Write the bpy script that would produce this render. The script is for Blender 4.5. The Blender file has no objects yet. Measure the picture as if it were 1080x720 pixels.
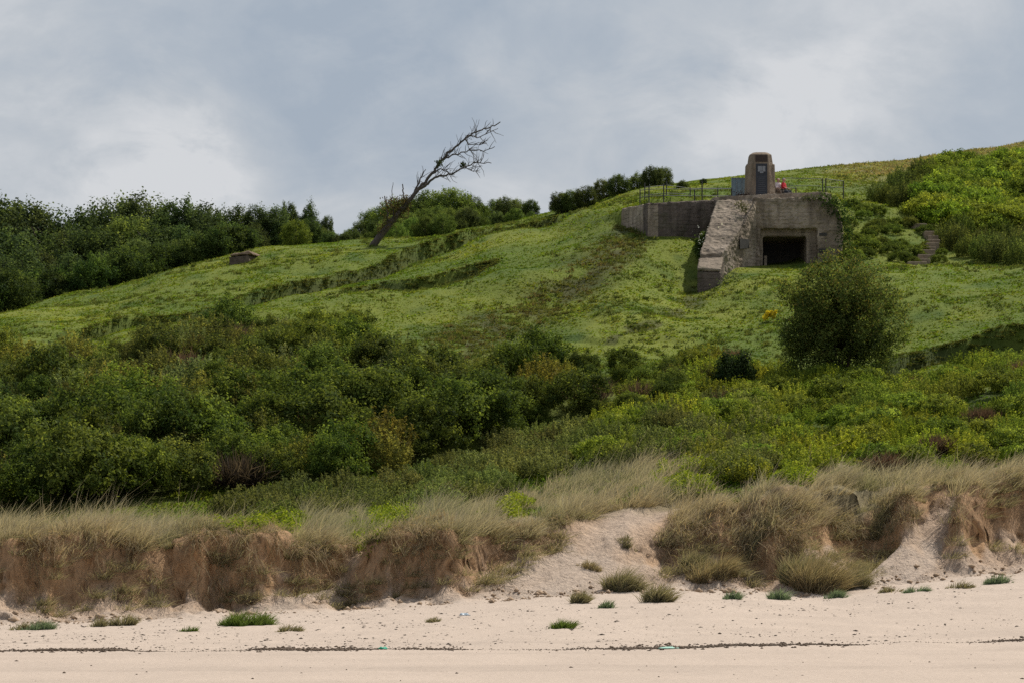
import bpy, bmesh, math, random
import numpy as np
random.seed(11)
rng = np.random.default_rng(11)
C = bpy.context.scene.collection
F, CX, HY, CZ = 3062.0, 540.0, 600.0, 1.7          # focal length in photo pixels, principal column, horizon row, eye height

# ------------------------------------------------------------------ helpers
def P(px, py, Y):
    return np.array([(px - CX) * Y / F, Y, CZ + (HY - py) * Y / F])
def zat(py, Y): return CZ + (HY - py) * Y / F
def sstep(a, b, x):
    t = np.clip((x - a) / (b - a), 0, 1); return t * t * (3 - 2 * t)
def _h(ix, iy, s):
    n = (ix.astype(np.int64) * 374761393 + iy.astype(np.int64) * 668265263 + s * 2147483647) & 0xffffffff
    n = ((n ^ (n >> 13)) * 1274126177) & 0xffffffff
    n = (n ^ (n >> 16)) & 0xffffffff
    return n / 4294967295.0
def vnoise(x, y, s=0):
    x = np.asarray(x, float); y = np.asarray(y, float)
    ix = np.floor(x); iy = np.floor(y); fx = x - ix; fy = y - iy
    u = fx * fx * fx * (fx * (fx * 6 - 15) + 10); v = fy * fy * fy * (fy * (fy * 6 - 15) + 10)
    a = _h(ix, iy, s); b = _h(ix + 1, iy, s); c = _h(ix, iy + 1, s); d = _h(ix + 1, iy + 1, s)
    return ((a * (1 - u) + b * u) * (1 - v) + (c * (1 - u) + d * u) * v) * 2 - 1
def fbm(x, y, s=0, o=4, g=.5):
    r = 0; a = 1.; n = 0; f = 1.
    for i in range(o):
        r = r + a * vnoise(np.asarray(x) * f + 17.3 * i, np.asarray(y) * f - 9.1 * i, s + i); n += a; a *= g; f *= 2.03
    return r / n
def smooth1(a, sig, axis):
    r = int(3 * sig) + 1; k = np.exp(-.5 * (np.arange(-r, r + 1) / sig) ** 2); k /= k.sum()
    pad = [(0, 0)] * a.ndim; pad[axis] = (r, r)
    b = np.pad(a, pad, mode='edge')
    return np.apply_along_axis(lambda v: np.convolve(v, k, 'valid'), axis, b)

def mesh_np(name, V, faces_list, mat, col=None, parent=None, smooth=False, link=True):
    """faces_list: list of int arrays (n,3) or (n,4); V (N,3); col (N,3) stored as a point colour."""
    me = bpy.data.meshes.new(name)
    V = np.asarray(V, np.float32)
    me.vertices.add(len(V)); me.vertices.foreach_set('co', V.ravel())
    loops = np.concatenate([f.ravel() for f in faces_list]).astype(np.int32)
    tot = np.concatenate([np.full(len(f), f.shape[1], np.int32) for f in faces_list])
    start = np.concatenate([[0], np.cumsum(tot)[:-1]]).astype(np.int32)
    me.loops.add(len(loops)); me.loops.foreach_set('vertex_index', loops)
    me.polygons.add(len(tot)); me.polygons.foreach_set('loop_start', start); me.polygons.foreach_set('loop_total', tot)
    if smooth: me.polygons.foreach_set('use_smooth', np.ones(len(tot), bool))
    if col is not None:
        ca = me.color_attributes.new('Col', 'FLOAT_COLOR', 'POINT')
        c4 = np.ones((len(V), 4), np.float32); c4[:, :3] = col
        ca.data.foreach_set('color', c4.ravel())
    me.update(); me.validate()
    me.materials.append(mat)
    o = bpy.data.objects.new(name, me)
    if link: C.objects.link(o)
    if parent: o.parent = parent
    return o
def obj_bm(name, bm, mat, parent=None, smooth=False):
    me = bpy.data.meshes.new(name); bmesh.ops.recalc_face_normals(bm, faces=bm.faces); bm.to_mesh(me); bm.free()
    if smooth:
        for p in me.polygons: p.use_smooth = True
    me.materials.append(mat); o = bpy.data.objects.new(name, me); C.objects.link(o)
    if parent: o.parent = parent
    return o
def tag(o, label=None, cat=None, group=None, kind=None):
    if label: o['label'] = label
    if cat: o['category'] = cat
    if group: o['group'] = group
    if kind: o['kind'] = kind
    return o
def empty(name, loc, label, cat, group=None, rz=0, s=1):
    o = bpy.data.objects.new(name, None); C.objects.link(o); o.location = tuple(loc); o.rotation_euler[2] = rz; o.scale = (s, s, s)
    o.empty_display_size = .3
    return tag(o, label, cat, group)
def prism(bm, poly, axis, a, b):
    """poly: 2D points; extruded from a to b along axis 'y' (points are x,z), 'z' (x,y) or 'x' (y,z)."""
    def v(p, t):
        return bm.verts.new((p[0], t, p[1]) if axis == 'y' else (p[0], p[1], t) if axis == 'z' else (t, p[0], p[1]))
    A = [v(p, a) for p in poly]; B = [v(p, b) for p in poly]; n = len(poly)
    bm.faces.new(A); bm.faces.new(B[::-1])
    for i in range(n): bm.faces.new((A[i], B[i], B[(i + 1) % n], A[(i + 1) % n]))
def box(bm, x0, x1, y0, y1, z0, z1):
    prism(bm, [(x0, y0), (x1, y0), (x1, y1), (x0, y1)], 'z', z0, z1)
def hexa(bm, pts):
    """8 points: bottom four, top four, same winding."""
    v = [bm.verts.new(tuple(p)) for p in pts]
    for f in ((0, 1, 2, 3), (7, 6, 5, 4), (0, 4, 5, 1), (1, 5, 6, 2), (2, 6, 7, 3), (3, 7, 4, 0)): bm.faces.new([v[i] for i in f])
def tube_np(paths, seg=6):
    """paths: list of (pts (n,3), radii (n,)); returns V, quads."""
    VV = []; FF = []; base = 0
    for pts, rad in paths:
        pts = np.asarray(pts, float); rad = np.asarray(rad, float); n = len(pts)
        t = np.gradient(pts, axis=0); t /= np.linalg.norm(t, axis=1)[:, None] + 1e-9
        up = np.array([.13, .97, .21]); a = np.cross(t, up); a /= np.linalg.norm(a, axis=1)[:, None] + 1e-9
        b = np.cross(t, a)
        th = np.linspace(0, 2 * np.pi, seg, endpoint=False)
        ring = pts[:, None] + rad[:, None, None] * (np.cos(th)[None, :, None] * a[:, None] + np.sin(th)[None, :, None] * b[:, None])
        VV.append(ring.reshape(-1, 3))
        i = np.arange(n - 1)[:, None] * seg; j = np.arange(seg)[None]; k = (j + 1) % seg
        FF.append((np.stack([i + j, i + k, i + seg + k, i + seg + j], -1).reshape(-1, 4)) + base)
        base += n * seg
    return np.concatenate(VV), np.concatenate(FF)

# ------------------------------------------------------------------ materials
def mat_new(name):
    m = bpy.data.materials.new(name); m.use_nodes = True; nt = m.node_tree; nt.nodes.clear()
    out = nt.nodes.new('ShaderNodeOutputMaterial'); return m, nt, out
def N(nt, t, **kw):
    n = nt.nodes.new(t)
    for k, v in kw.items(): setattr(n, k, v)
    return n
def setin(n, **kw):
    for k, v in kw.items(): n.inputs[k.replace('_', ' ')].default_value = v
    return n
def ramp(nt, fac, stops):
    r = N(nt, 'ShaderNodeValToRGB'); e = r.color_ramp.elements
    while len(e) < len(stops): e.new(.5)
    for el, (p, c) in zip(e, stops): el.position = p; el.color = (*c, 1) if len(c) == 3 else c
    nt.links.new(fac, r.inputs[0]); return r.outputs[0]
def noise(nt, scale, detail=4, rough=.55, vec=None, dist=0):
    n = N(nt, 'ShaderNodeTexNoise'); setin(n, Scale=scale, Detail=detail, Roughness=rough, Distortion=dist)
    if vec is not None: nt.links.new(vec, n.inputs['Vector'])
    return n.outputs['Fac']
def mixc(nt, fac, a, b, mode='MIX'):
    m = N(nt, 'ShaderNodeMix', data_type='RGBA', blend_type=mode)
    for sock, v in ((m.inputs['Factor'], fac), (m.inputs['A'] if 0 else m.inputs[6], a), (m.inputs[7], b)):
        if hasattr(v, 'links') or isinstance(v, bpy.types.NodeSocket): nt.links.new(v, sock)
        else: sock.default_value = v if not isinstance(v, tuple) else ((*v, 1) if len(v) == 3 else v)
    return m.outputs[2]
def mathn(nt, op, a, b=0.0, clamp=False):
    m = N(nt, 'ShaderNodeMath', operation=op, use_clamp=clamp)
    for i, v in enumerate((a, b)):
        if isinstance(v, bpy.types.NodeSocket): nt.links.new(v, m.inputs[i])
        else: m.inputs[i].default_value = v
    return m.outputs[0]
def bump(nt, h, strength, dist):
    b = N(nt, 'ShaderNodeBump'); setin(b, Strength=strength, Distance=dist); nt.links.new(h, b.inputs['Height']); return b.outputs[0]
def pos(nt): return N(nt, 'ShaderNodeNewGeometry').outputs['Position']

def leaf_material(name, trans=.3, gloss=.06, rough=.45, objtint=True, up=0.):
    m, nt, out = mat_new(name)
    a = N(nt, 'ShaderNodeAttribute', attribute_name='Col')
    c = a.outputs['Color']
    if objtint:
        oi = N(nt, 'ShaderNodeObjectInfo'); c = mixc(nt, 1.0, c, oi.outputs['Color'], 'MULTIPLY')
    d = N(nt, 'ShaderNodeBsdfDiffuse'); nt.links.new(c, d.inputs[0])
    t = N(nt, 'ShaderNodeBsdfTranslucent'); tc = mixc(nt, 1.0, c, (1.28, 1.22, .8), 'MULTIPLY'); nt.links.new(tc, t.inputs[0])
    x = N(nt, 'ShaderNodeMixShader'); x.inputs[0].default_value = trans; nt.links.new(d.outputs[0], x.inputs[1]); nt.links.new(t.outputs[0], x.inputs[2])
    if up:
        ge = N(nt, 'ShaderNodeNewGeometry'); ad = N(nt, 'ShaderNodeVectorMath', operation='ADD'); ad.inputs[1].default_value = (0, 0, up); nt.links.new(ge.outputs['Normal'], ad.inputs[0])
        if up > 1:
            at = N(nt, 'ShaderNodeAttribute', attribute_name='Nrm'); sc_ = N(nt, 'ShaderNodeVectorMath', operation='SCALE'); sc_.inputs['Scale'].default_value = up
            nt.links.new(at.outputs['Vector'], sc_.inputs[0]); nt.links.new(sc_.outputs[0], ad.inputs[1])
        nz = N(nt, 'ShaderNodeVectorMath', operation='NORMALIZE'); nt.links.new(ad.outputs[0], nz.inputs[0]); nt.links.new(nz.outputs[0], d.inputs['Normal'])
    g = N(nt, 'ShaderNodeBsdfGlossy'); setin(g, Roughness=rough); g.inputs[0].default_value = (.8, .8, .8, 1)
    y = N(nt, 'ShaderNodeMixShader'); y.inputs[0].default_value = gloss; nt.links.new(x.outputs[0], y.inputs[1]); nt.links.new(g.outputs[0], y.inputs[2])
    nt.links.new(y.outputs[0], out.inputs[0]); return m
M_leaf = leaf_material('leaf', .5, .006, .6)
M_grass = leaf_material('grass_blade', .5, 0, .6, False, 1.6)
M_marram = leaf_material('marram_blade', .45, .004, .6, True, .7)

def principled(name, col, rough=.8, noise_scale=None, var=.25, bump_s=0, bump_d=.02, metallic=0, spec=.3):
    m, nt, out = mat_new(name); p = N(nt, 'ShaderNodeBsdfPrincipled'); setin(p, Roughness=rough, Metallic=metallic); p.inputs['Specular IOR Level'].default_value = spec
    if noise_scale:
        f = noise(nt, noise_scale, 5, .6, pos(nt))
        c = ramp(nt, f, [(.25, tuple(v * (1 - var) for v in col)), (.75, tuple(min(1, v * (1 + var)) for v in col))]); nt.links.new(c, p.inputs['Base Color'])
        if bump_s: nt.links.new(bump(nt, f, bump_s, bump_d), p.inputs['Normal'])
    else: p.inputs['Base Color'].default_value = (*col, 1)
    nt.links.new(p.outputs[0], out.inputs[0]); return m
M_bark = principled('dead_bark', (.085, .068, .055), .9, 6, .45, .6, .03)
M_trunk = principled('trunk_bark', (.07, .055, .04), .9, 5, .4, .5, .03)
M_steel = principled('dark_rusty_steel', (.055, .05, .045), .6, 9, .4, metallic=.3)
M_greymetal = principled('grey_galvanised_steel', (.2, .24, .26), .5, 9, .2, metallic=.4)
M_rail = principled('rail_steel', (.11, .115, .11), .6, 9, .3)
M_panel = principled('blue_grey_panel', (.17, .235, .27), .5, 4, .15)
M_kelp = principled('dry_seaweed', (.085, .056, .034), .8, 12, .5)
M_scrap = principled('dry_scraps', (.09, .068, .05), .9, 3, .6)
M_stepwood = principled('weathered_step_timber', (.24, .185, .125), .9, 5, .4, .4, .02)
M_skin = principled('skin', (.45, .27, .19), .55)
M_white = principled('white_cloth', (.66, .58, .58), .85, 10, .08)
M_red = principled('red_cloth', (.5, .02, .03), .8, 10, .12)
M_dark = principled('dark_cloth', (.02, .022, .028), .85, 10, .2)
M_tan = principled('tan_cloth', (.2, .15, .11), .85, 10, .2)
M_hair = principled('brown_hair', (.035, .022, .016), .6, 20, .3)
M_cap = principled('grey_cap', (.16, .18, .2), .8, 20, .2)
M_darkpanel = principled('dark_slate', (.03, .031, .036), .45, 8, .3)
M_bronze = principled('dark_bronze', (.05, .032, .022), .5, 8, .3, metallic=.3)
M_pale = principled('pale_inlay', (.24, .24, .25), .7)
M_teal = principled('green_plastic', (.02, .33, .2), .5)
M_paleteal = principled('pale_teal_netting', (.32, .52, .42), .7)
M_bluegrey = principled('pale_blue_plastic', (.36, .42, .46), .4)
M_darkconc = principled('dark_interior_concrete', (.05, .046, .04), .95, 3, .4)  # dark tone of the gun room, slots and flank window

def concrete(name, base, dark, light, boards=True, moss=True):
    m, nt, out = mat_new(name); p = N(nt, 'ShaderNodeBsdfPrincipled'); setin(p, Roughness=.92); p.inputs['Specular IOR Level'].default_value = .2
    ps = pos(nt)
    n1 = noise(nt, .55, 6, .62, ps, .4); n2 = noise(nt, 3.2, 6, .65, ps)
    mp = N(nt, 'ShaderNodeMapping'); mp.inputs['Scale'].default_value = (2.2, 2.2, .35); nt.links.new(ps, mp.inputs['Vector'])
    st = noise(nt, 1.0, 5, .6, mp.outputs[0])
    c = ramp(nt, n1, [(.3, dark), (.5, base), (.72, light)])
    c = mixc(nt, mathn(nt, 'MULTIPLY', ramp(nt, st, [(.46, (0, 0, 0)), (.66, (1, 1, 1))]), .75), c, tuple(v * .45 for v in base))
    c = mixc(nt, ramp(nt, n2, [(.3, (.5, .5, .5)), (.45, (0, 0, 0))]), c, tuple(v * .55 for v in dark))
    if moss:
        n3 = noise(nt, .8, 5, .6, ps, .6)
        c = mixc(nt, mathn(nt, 'MULTIPLY', ramp(nt, n3, [(.55, (0, 0, 0)), (.68, (1, 1, 1))]), .45), c, (.06, .065, .028))
    h = n2
    if boards:
        sp = N(nt, 'ShaderNodeSeparateXYZ'); nt.links.new(ps, sp.inputs[0])
        w = mathn(nt, 'FRACT', mathn(nt, 'MULTIPLY', mathn(nt, 'ADD', sp.outputs[2], mathn(nt, 'MULTIPLY', n1, .12)), 4.6))
        line = ramp(nt, w, [(0, (0, 0, 0)), (.12, (1, 1, 1)), (.9, (1, 1, 1)), (1, (.1, .1, .1))])
        brk = ramp(nt, noise(nt, 1.6, 3, .5, ps), [(.42, (0, 0, 0)), (.58, (1, 1, 1))])
        lm = mixc(nt, brk, (1, 1, 1), line)
        c = mixc(nt, 1.0, c, mixc(nt, .32, (1, 1, 1), lm), 'MULTIPLY')
        h = mathn(nt, 'ADD', mathn(nt, 'MULTIPLY', lm, .28), n2)
    nt.links.new(c, p.inputs['Base Color']); nt.links.new(bump(nt, h, 1.0, .09), p.inputs['Normal'])
    nt.links.new(p.outputs[0], out.inputs[0]); return m
M_conc = concrete('weathered_bunker_concrete', (.30, .235, .17), (.13, .10, .072), (.43, .35, .265))
M_conc_wing = concrete('pale_wing_concrete', (.235, .188, .138), (.125, .098, .072), (.33, .27, .21), boards=True, moss=True)
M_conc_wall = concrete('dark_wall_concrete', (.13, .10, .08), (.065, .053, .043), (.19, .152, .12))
M_stone = concrete('monument_stone', (.25, .19, .135), (.19, .145, .10), (.30, .235, .17), boards=False, moss=False)

# ------------------------------------------------------------------ terrain
colY = {
 -250: [(108,555),(116,530),(128,475),(142,410),(152,372),(170,352),(184,348),(205,352),(240,350),(300,330)],
 0:    [(107,556),(113,532),(126,475),(140,412),(150,372),(170,343),(184,334),(205,341),(240,342),(300,320)],
 150:  [(107,548),(112,530),(125,470),(139,408),(150,362),(165,335),(184,303),(190,298),(210,304),(240,308),(300,290)],
 300:  [(106,545),(112,528),(125,466),(139,402),(151,358),(165,316),(185,277),(193,264),(208,262),(240,262),(300,255)],
 450:  [(105,540),(110,522),(116,500),(126,458),(138,406),(147,368),(165,313),(180,277),(192,256),(208,252),(240,250),(300,250)],
 600:  [(106,530),(112,500),(120,470),(130,428),(140,388),(147,362),(160,316),(168,280),(176,250),(183,237),(195,230),(210,226),(240,222),(300,222)],
 650:  [(106,520),(112,492),(119,466),(130,418),(140,380),(150,340),(160,300),(168,268),(172,248),(175,232),(177,222),(181,217),(195,211),(220,206),(300,203)],
 690:  [(106,508),(112,485),(119,458),(130,412),(140,376),(150,343),(160,316),(168,280),(171,258),(176,236),(186,210),(196,204),(215,198),(300,196)],
 735:  [(106,502),(112,480),(119,456),(130,410),(140,374),(150,346),(160,328),(165,316),(173,243),(177,232),(188,205),(200,196),(215,192),(300,192)],
 780:  [(106,500),(112,480),(119,455),(129,414),(140,376),(150,346),(158,322),(163,304),(168,285),(174,280),(188,204),(200,194),(215,188),(300,185)],
 835:  [(107,495),(112,478),(119,455),(129,414),(140,376),(150,342),(160,308),(168,284),(174,278),(188,201),(200,190),(215,184),(300,180)],
 900:  [(107,490),(113,468),(120,442),(130,404),(139,379),(144,358),(152,325),(162,288),(168,281),(174,255),(182,222),(195,196),(222,176),(300,176)],
 950:  [(108,488),(113,463),(121,433),(131,398),(138,380),(143,360),(151,326),(161,290),(168,281),(174,262),(184,222),(198,193),(224,171),(300,172)],
 1080: [(110,478),(115,455),(122,420),(132,376),(138,352),(150,312),(161,286),(168,281),(176,262),(190,206),(205,182),(226,153),(300,150)],
 1330: [(112,470),(117,440),(124,405),(134,360),(140,335),(152,300),(163,282),(170,276),(178,255),(192,195),(207,165),(228,120),(300,115)],
}
FOOT = np.array([(-300,88,664),(0,88,660),(150,89,656),(300,91,646),(400,92,641),(500,92,634),(600,93,627),(720,95,622),(850,95,629),(950,97,616),(1080,99,604),(1400,101,590)], float)
CREST = np.array([(-300,94,574),(0,94,570),(100,94.5,570),(200,95,566),(300,96.5,564),(400,97,566),(450,97.5,560),(540,98.5,556),(590,99.5,549),(640,101,540),(700,101.5,536),(800,101,529),(900,102,517),(1000,104,519),(1080,105,522),(1400,107,515)], float)
def ip(tab, px, k): return np.interp(px, tab[:, 0], tab[:, k])
TPX = np.arange(-250, 1331, 10.); TY = np.arange(90, 300.5, .5)
cp = sorted(colY); rows = []
for c in cp:
    yc = ip(CREST, c, 1); pts = [(yc - 2, None)] + [(y, p) for y, p in colY[c]]
    zs = [zat(ip(CREST, c, 2), yc)] * 1 + [zat(p, y) for y, p in colY[c]]
    ys = [yc] + [y for y, p in colY[c]]
    rows.append(smooth1(np.interp(TY, ys, zs), 2.2, 0))
rows = np.array(rows)
TZ = np.stack([np.interp(TPX, cp, rows[:, j]) for j in range(len(TY))], 1)
TZ = smooth1(TZ, 1.6, 0)
def tlook(px, Y):
    a = np.clip((px - TPX[0]) / 10., 0, len(TPX) - 1.001); b = np.clip((Y - 90) / .5, 0, len(TY) - 1.001)
    i = a.astype(int); j = b.astype(int); u = a - i; v = b - j
    return (TZ[i, j] * (1 - u) + TZ[i + 1, j] * u) * (1 - v) + (TZ[i, j + 1] * (1 - u) + TZ[i + 1, j + 1] * u) * v
# plateau behind the bunker and the retaining wall
WALL = [P(655, 0, 175.6), P(683, 0, 171.5), P(758, 0, 173.0)]
WALLXY = np.array([(w[0], w[1]) for w in WALL])
def plateau_mask(X, Y):
    xs = np.array([WALLXY[0, 0] - 4, WALLXY[0, 0] - .6, WALLXY[0, 0], WALLXY[1, 0], WALLXY[2, 0], WALLXY[2, 0] + .3, 19.6, 20.6])
    ys = np.array([184, 177.5, WALLXY[0, 1] + .7, WALLXY[1, 1] + .7, WALLXY[2, 1] + .7, 175.3, 175.3, 181])
    yl = np.interp(X, xs, ys); wd = .35 + .5 * np.clip(WALLXY[0, 0] - X, 0, 9) + 1.2 * np.clip(X - 19.6, 0, 2)
    return sstep(-1, 1, (Y - yl) / wd) * sstep(22.6, 19.6, X) * sstep(WALLXY[0, 0] - 4, WALLXY[0, 0], X)
BANKS = []
def base_px(X, Y): return CX + F * X / np.maximum(Y, 40)
def footcrest(X, Y):
    """dune foot and crest distances at X, with buttresses and hollows."""
    px = CX + F * X / 96.
    yf = ip(FOOT, px, 1); yc = ip(CREST, px, 1)
    gul = np.exp(-((px - 585 - (Y - yf) * 13) / 72.) ** 2)                      # the sandy gap
    sl = fbm((X - (Y - yf) * .85) * .30 + 2.2, X * 0 + 7.7, 15, 2)
    gul = np.maximum(gul, .9 * sstep(.0, .2, sl + .14 * sstep(4, 6, X) - .3 * sstep(2, -3, X) - .3 * sstep(14, 16, X)) * sstep(1.0, -.2, (Y - yc) / 2.))
    n = fbm(X * .34, X * 0 + 3.3, 5, 3); n2 = fbm(X * .95, X * 0 + 8.1, 9, 3)
    yc = yc + (n * 2.6 + n2 * .9) * (1 - gul * .7)
    yf = yf + (n * .55 + fbm(X * .5, X * 0 + 1.2, 21, 2) * .5)
    return px, yf, yc, gul
def scarp_k(X):
    ap = np.exp(-((CX + F * X / 96. - 545) / 55.) ** 2)
    k = .33 + .16 * sstep(-6, 3, X) + .14 * ap + .27 * vnoise(X * .5, X * 0 + .5, 41) + .08 * vnoise(X * 1.6, X * 0 + 2.5, 45)
    return k, np.clip(.2 + .18 * sstep(-6, 3, X) + .14 * ap + .28 * vnoise(X * .5 + .8, X * 0 + 4, 43) + .1 * vnoise(X * 1.5, X * 0 + 7, 47), .05, .6)
def terrain(X, Y, detail=True):
    X = np.asarray(X, float); Y = np.asarray(Y, float)
    px, yf, yc, gul = footcrest(X, Y)
    pf = ip(FOOT, px, 2); zf = zat(pf, ip(FOOT, px, 1))
    # beach
    tb = np.clip((Y - 52) / np.maximum(yf - 52, 1), 0, 1)
    zb = zf * tb ** 1.7 + np.clip((Y - 40) / 60, -2, 0) * .5
    # hill
    pxh = base_px(X, Y); zt = tlook(pxh, np.maximum(Y, yc))
    zc = tlook(CX + F * X / np.maximum(yc, 40), yc) + (fbm(X * .6, X * 0, 33, 3) * .5 + fbm(X * .2, X * 0, 35, 2) * .5) * (1 - gul)
    t = np.clip((Y - yf) / (yc - yf), 0, 1)
    k, lo = scarp_k(X); rn = .30 + .25 * sstep(4, 9, X) * (1 - sstep(14, 17, X))
    prof = np.where(t < k, lo * (t / k) ** 1.1, lo + (.95 - lo) * sstep(0, 1, np.clip((t - k) / rn, 0, 1)) ** .85)
    prof = np.where(t > k + rn, .95 + .05 * (t - k - rn) / np.maximum(1 - rn - k, .05), prof)
    prof = prof * (1 - gul * .8) + (t ** 1.05) * gul * .8
    zs = zb + (zc - zb) * prof
    z = np.where(Y < yf, zb, np.where(Y < yc, zs, zt + (zc - tlook(CX + F * X / np.maximum(yc, 40), yc)) * np.exp(-(Y - yc) / 3.)))
    # plateau
    zp = zat(209.5, 176.) + (Y - 176.) * .125
    zp = zp - np.clip(9.5 - X, 0, 6) * .2
    m = plateau_mask(X, Y) * (Y < 200)
    z = np.where(m > 0, z + (np.maximum(zp, z) - z) * m, z)
    for (bx, by, hh, w) in BANKS:
        yl = np.interp(X, bx, by) + fbm(X * .25, X * 0, 71, 3) * 1.0; d = Y - yl
        fade = sstep(bx[0] - 2, bx[0] + 2, X) * sstep(bx[-1] + 2, bx[-1] - 2, X) * (.72 + .5 * vnoise(X * .3, X * 0, 55))
        z = z - hh * fade * sstep(.35, -.35, d) * np.exp(np.minimum(d, 0) / w) + hh * .3 * fade * np.exp(-((d - .6) / .8) ** 2)
    if detail:
        hill = sstep(yc - .5, yc + 4, Y); flat = 1 - np.exp(-((X - 16.5) / 4.5) ** 2 - ((Y - 170) / 5.) ** 2) * .85
        z = z + hill * flat * (fbm(X * .09, Y * .09, 60, 2) * .6 + fbm(X * .24, Y * .2, 65, 2) * .32 + fbm(X * .7, Y * .5, 61, 3) * .10) * sstep(300, 150, Y)
        on = sstep(yf - 2, yf + 1, Y) * (1 - hill)
        z = z + sstep(yc - 1, yc + .5, Y) * np.exp(-np.maximum(Y - yc, 0) / 5.) * fbm(X * .55, Y * .5, 68, 3) * .45 * (1 - gul)
        z = z + on * (1 - .75 * gul) * (fbm(X * 1.3, Y * .9, 62, 4) * .26 + np.abs(fbm(X * 4.1, Y * 3.2, 66, 2)) * .12) 
        z = z + (1 - hill) * (fbm(X * .8, Y * .7, 63, 4) * .035 + np.abs(fbm(X * 3.1, Y * 2.2, 64, 2)) * .034 * sstep(60, 66, Y)) * (Y > 35)
    z = np.where(Y > 300, z - (Y - 300) * .02, z)
    return z
def ground_hit(px, py, y0=None):
    Ys = np.arange(60, 240, .15) if y0 is None else np.arange(y0, 260, .15)
    z = terrain((px - CX) * Ys / F, Ys, False); q = HY - F * (z - CZ) / Ys
    i = np.argmax(q <= py); Y = Ys[i] if q[i] <= py else Ys[np.argmin(q)]
    return np.array([(px - CX) * Y / F, Y])
for line, hh, w in (
    ([(83,348),(140,335),(187,332),(233,322),(277,308),(333,295),(360,288),(403,278),(443,265),(487,253),(520,243),(547,242),(587,237)], 1.15, 4.),
    ([(360,307),(403,298),(460,295),(500,285),(527,277)], .75, 3.5),
    ([(925,388),(960,374),(990,364),(1030,357),(1090,344)], 2.3, 7),
    ([(590,350),(650,356),(720,362),(760,352)], .3, 2.)):
    g = np.array([ground_hit(*p) for p in line]); g = g[np.argsort(g[:, 0])]; BANKS.append((g[:, 0], g[:, 1], hh, w))

Yr = np.concatenate([np.arange(-60, 30, 10), np.arange(30, 80, .6), np.arange(80, 85, .3), np.arange(85, 106, .12), np.arange(106, 150, .36), np.arange(150, 232, .42), np.arange(232, 300, 3), np.geomspace(300, 3500, 20)])
uc = np.concatenate([-np.geomspace(.8, .206, 26), np.arange(-.2, .2001, .00085), np.geomspace(.206, .8, 26)])
U, YY = np.meshgrid(uc, Yr); XX = U * (60 + .75 * np.maximum(YY, 0))
ZZ = terrain(XX, YY)
px_, yf_, yc_, gul_ = footcrest(XX, YY)
slope = np.abs(np.gradient(ZZ, axis=0) / np.maximum(np.gradient(YY, axis=0), .01))
on_s = (YY > yf_ - .4) & (YY < yc_ + .6)
rough = fbm(XX * 2.1, ZZ * 2.6, 81, 4)
T_ = np.clip((YY - yf_) / (yc_ - yf_), 0, 1); K_, LO_ = scarp_k(XX)
over = np.exp(-((T_ - K_ - .27) / .13) ** 2) * (1 - gul_) * (.28 + .35 * fbm(XX * .9, XX * 0 + 6, 89, 2))
rough2 = np.abs(fbm(XX * 4.6, ZZ * 5.2, 88, 3)) - .2
YD = YY + np.where(on_s, rough2 * .3 * np.clip(slope, 0, 1.2) + rough * .24 * np.clip(slope, 0, 1.3) - over, 0)
XD = XX + np.where(on_s, fbm(XX * 1.7 + 40, ZZ * 2.2, 83, 3) * .16 * np.clip(slope, 0, 1.3), 0)
nr, nc = ZZ.shape
V = np.stack([XD, YD, ZZ], -1).reshape(-1, 3)
# ground colour: sand, raw brown sand, turf, with bank shade put into the turf
pale = np.array([.47, .38, .305]); raw = np.array([.40, .25, .138]); turf = np.array([.085, .115, .026])
rawmask = sstep(-.04, .07, T_ - K_ + .10 * rough + .08 * fbm(XX * 3.5, XX * 0 + 3, 90, 2)) * on_s * (1 - .85 * gul_)
hillm = sstep(yc_ - .9, yc_ + .4, YY + fbm(XX * .8, YY * .8, 85, 3) * 1.0)
sandp = sstep(103, 99, YY) * gul_
colr = pale[None, None] * (1 + .07 * fbm(XX * .7, YY * .7, 86, 3) - .10 * sstep(.0, .5, fbm(XX * .06, YY * .55, 94, 3)) * (YY < 70))[..., None]
duney = (sstep(-.1, .25, T_) * on_s)[..., None]; colr = colr * (1 - duney * (1 - .75 * gul_[..., None]) * np.array([.08, .17, .26]))
colr = colr * (1 - rawmask)[..., None] + raw * (1 + .35 * rough)[..., None] * rawmask[..., None]

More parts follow.
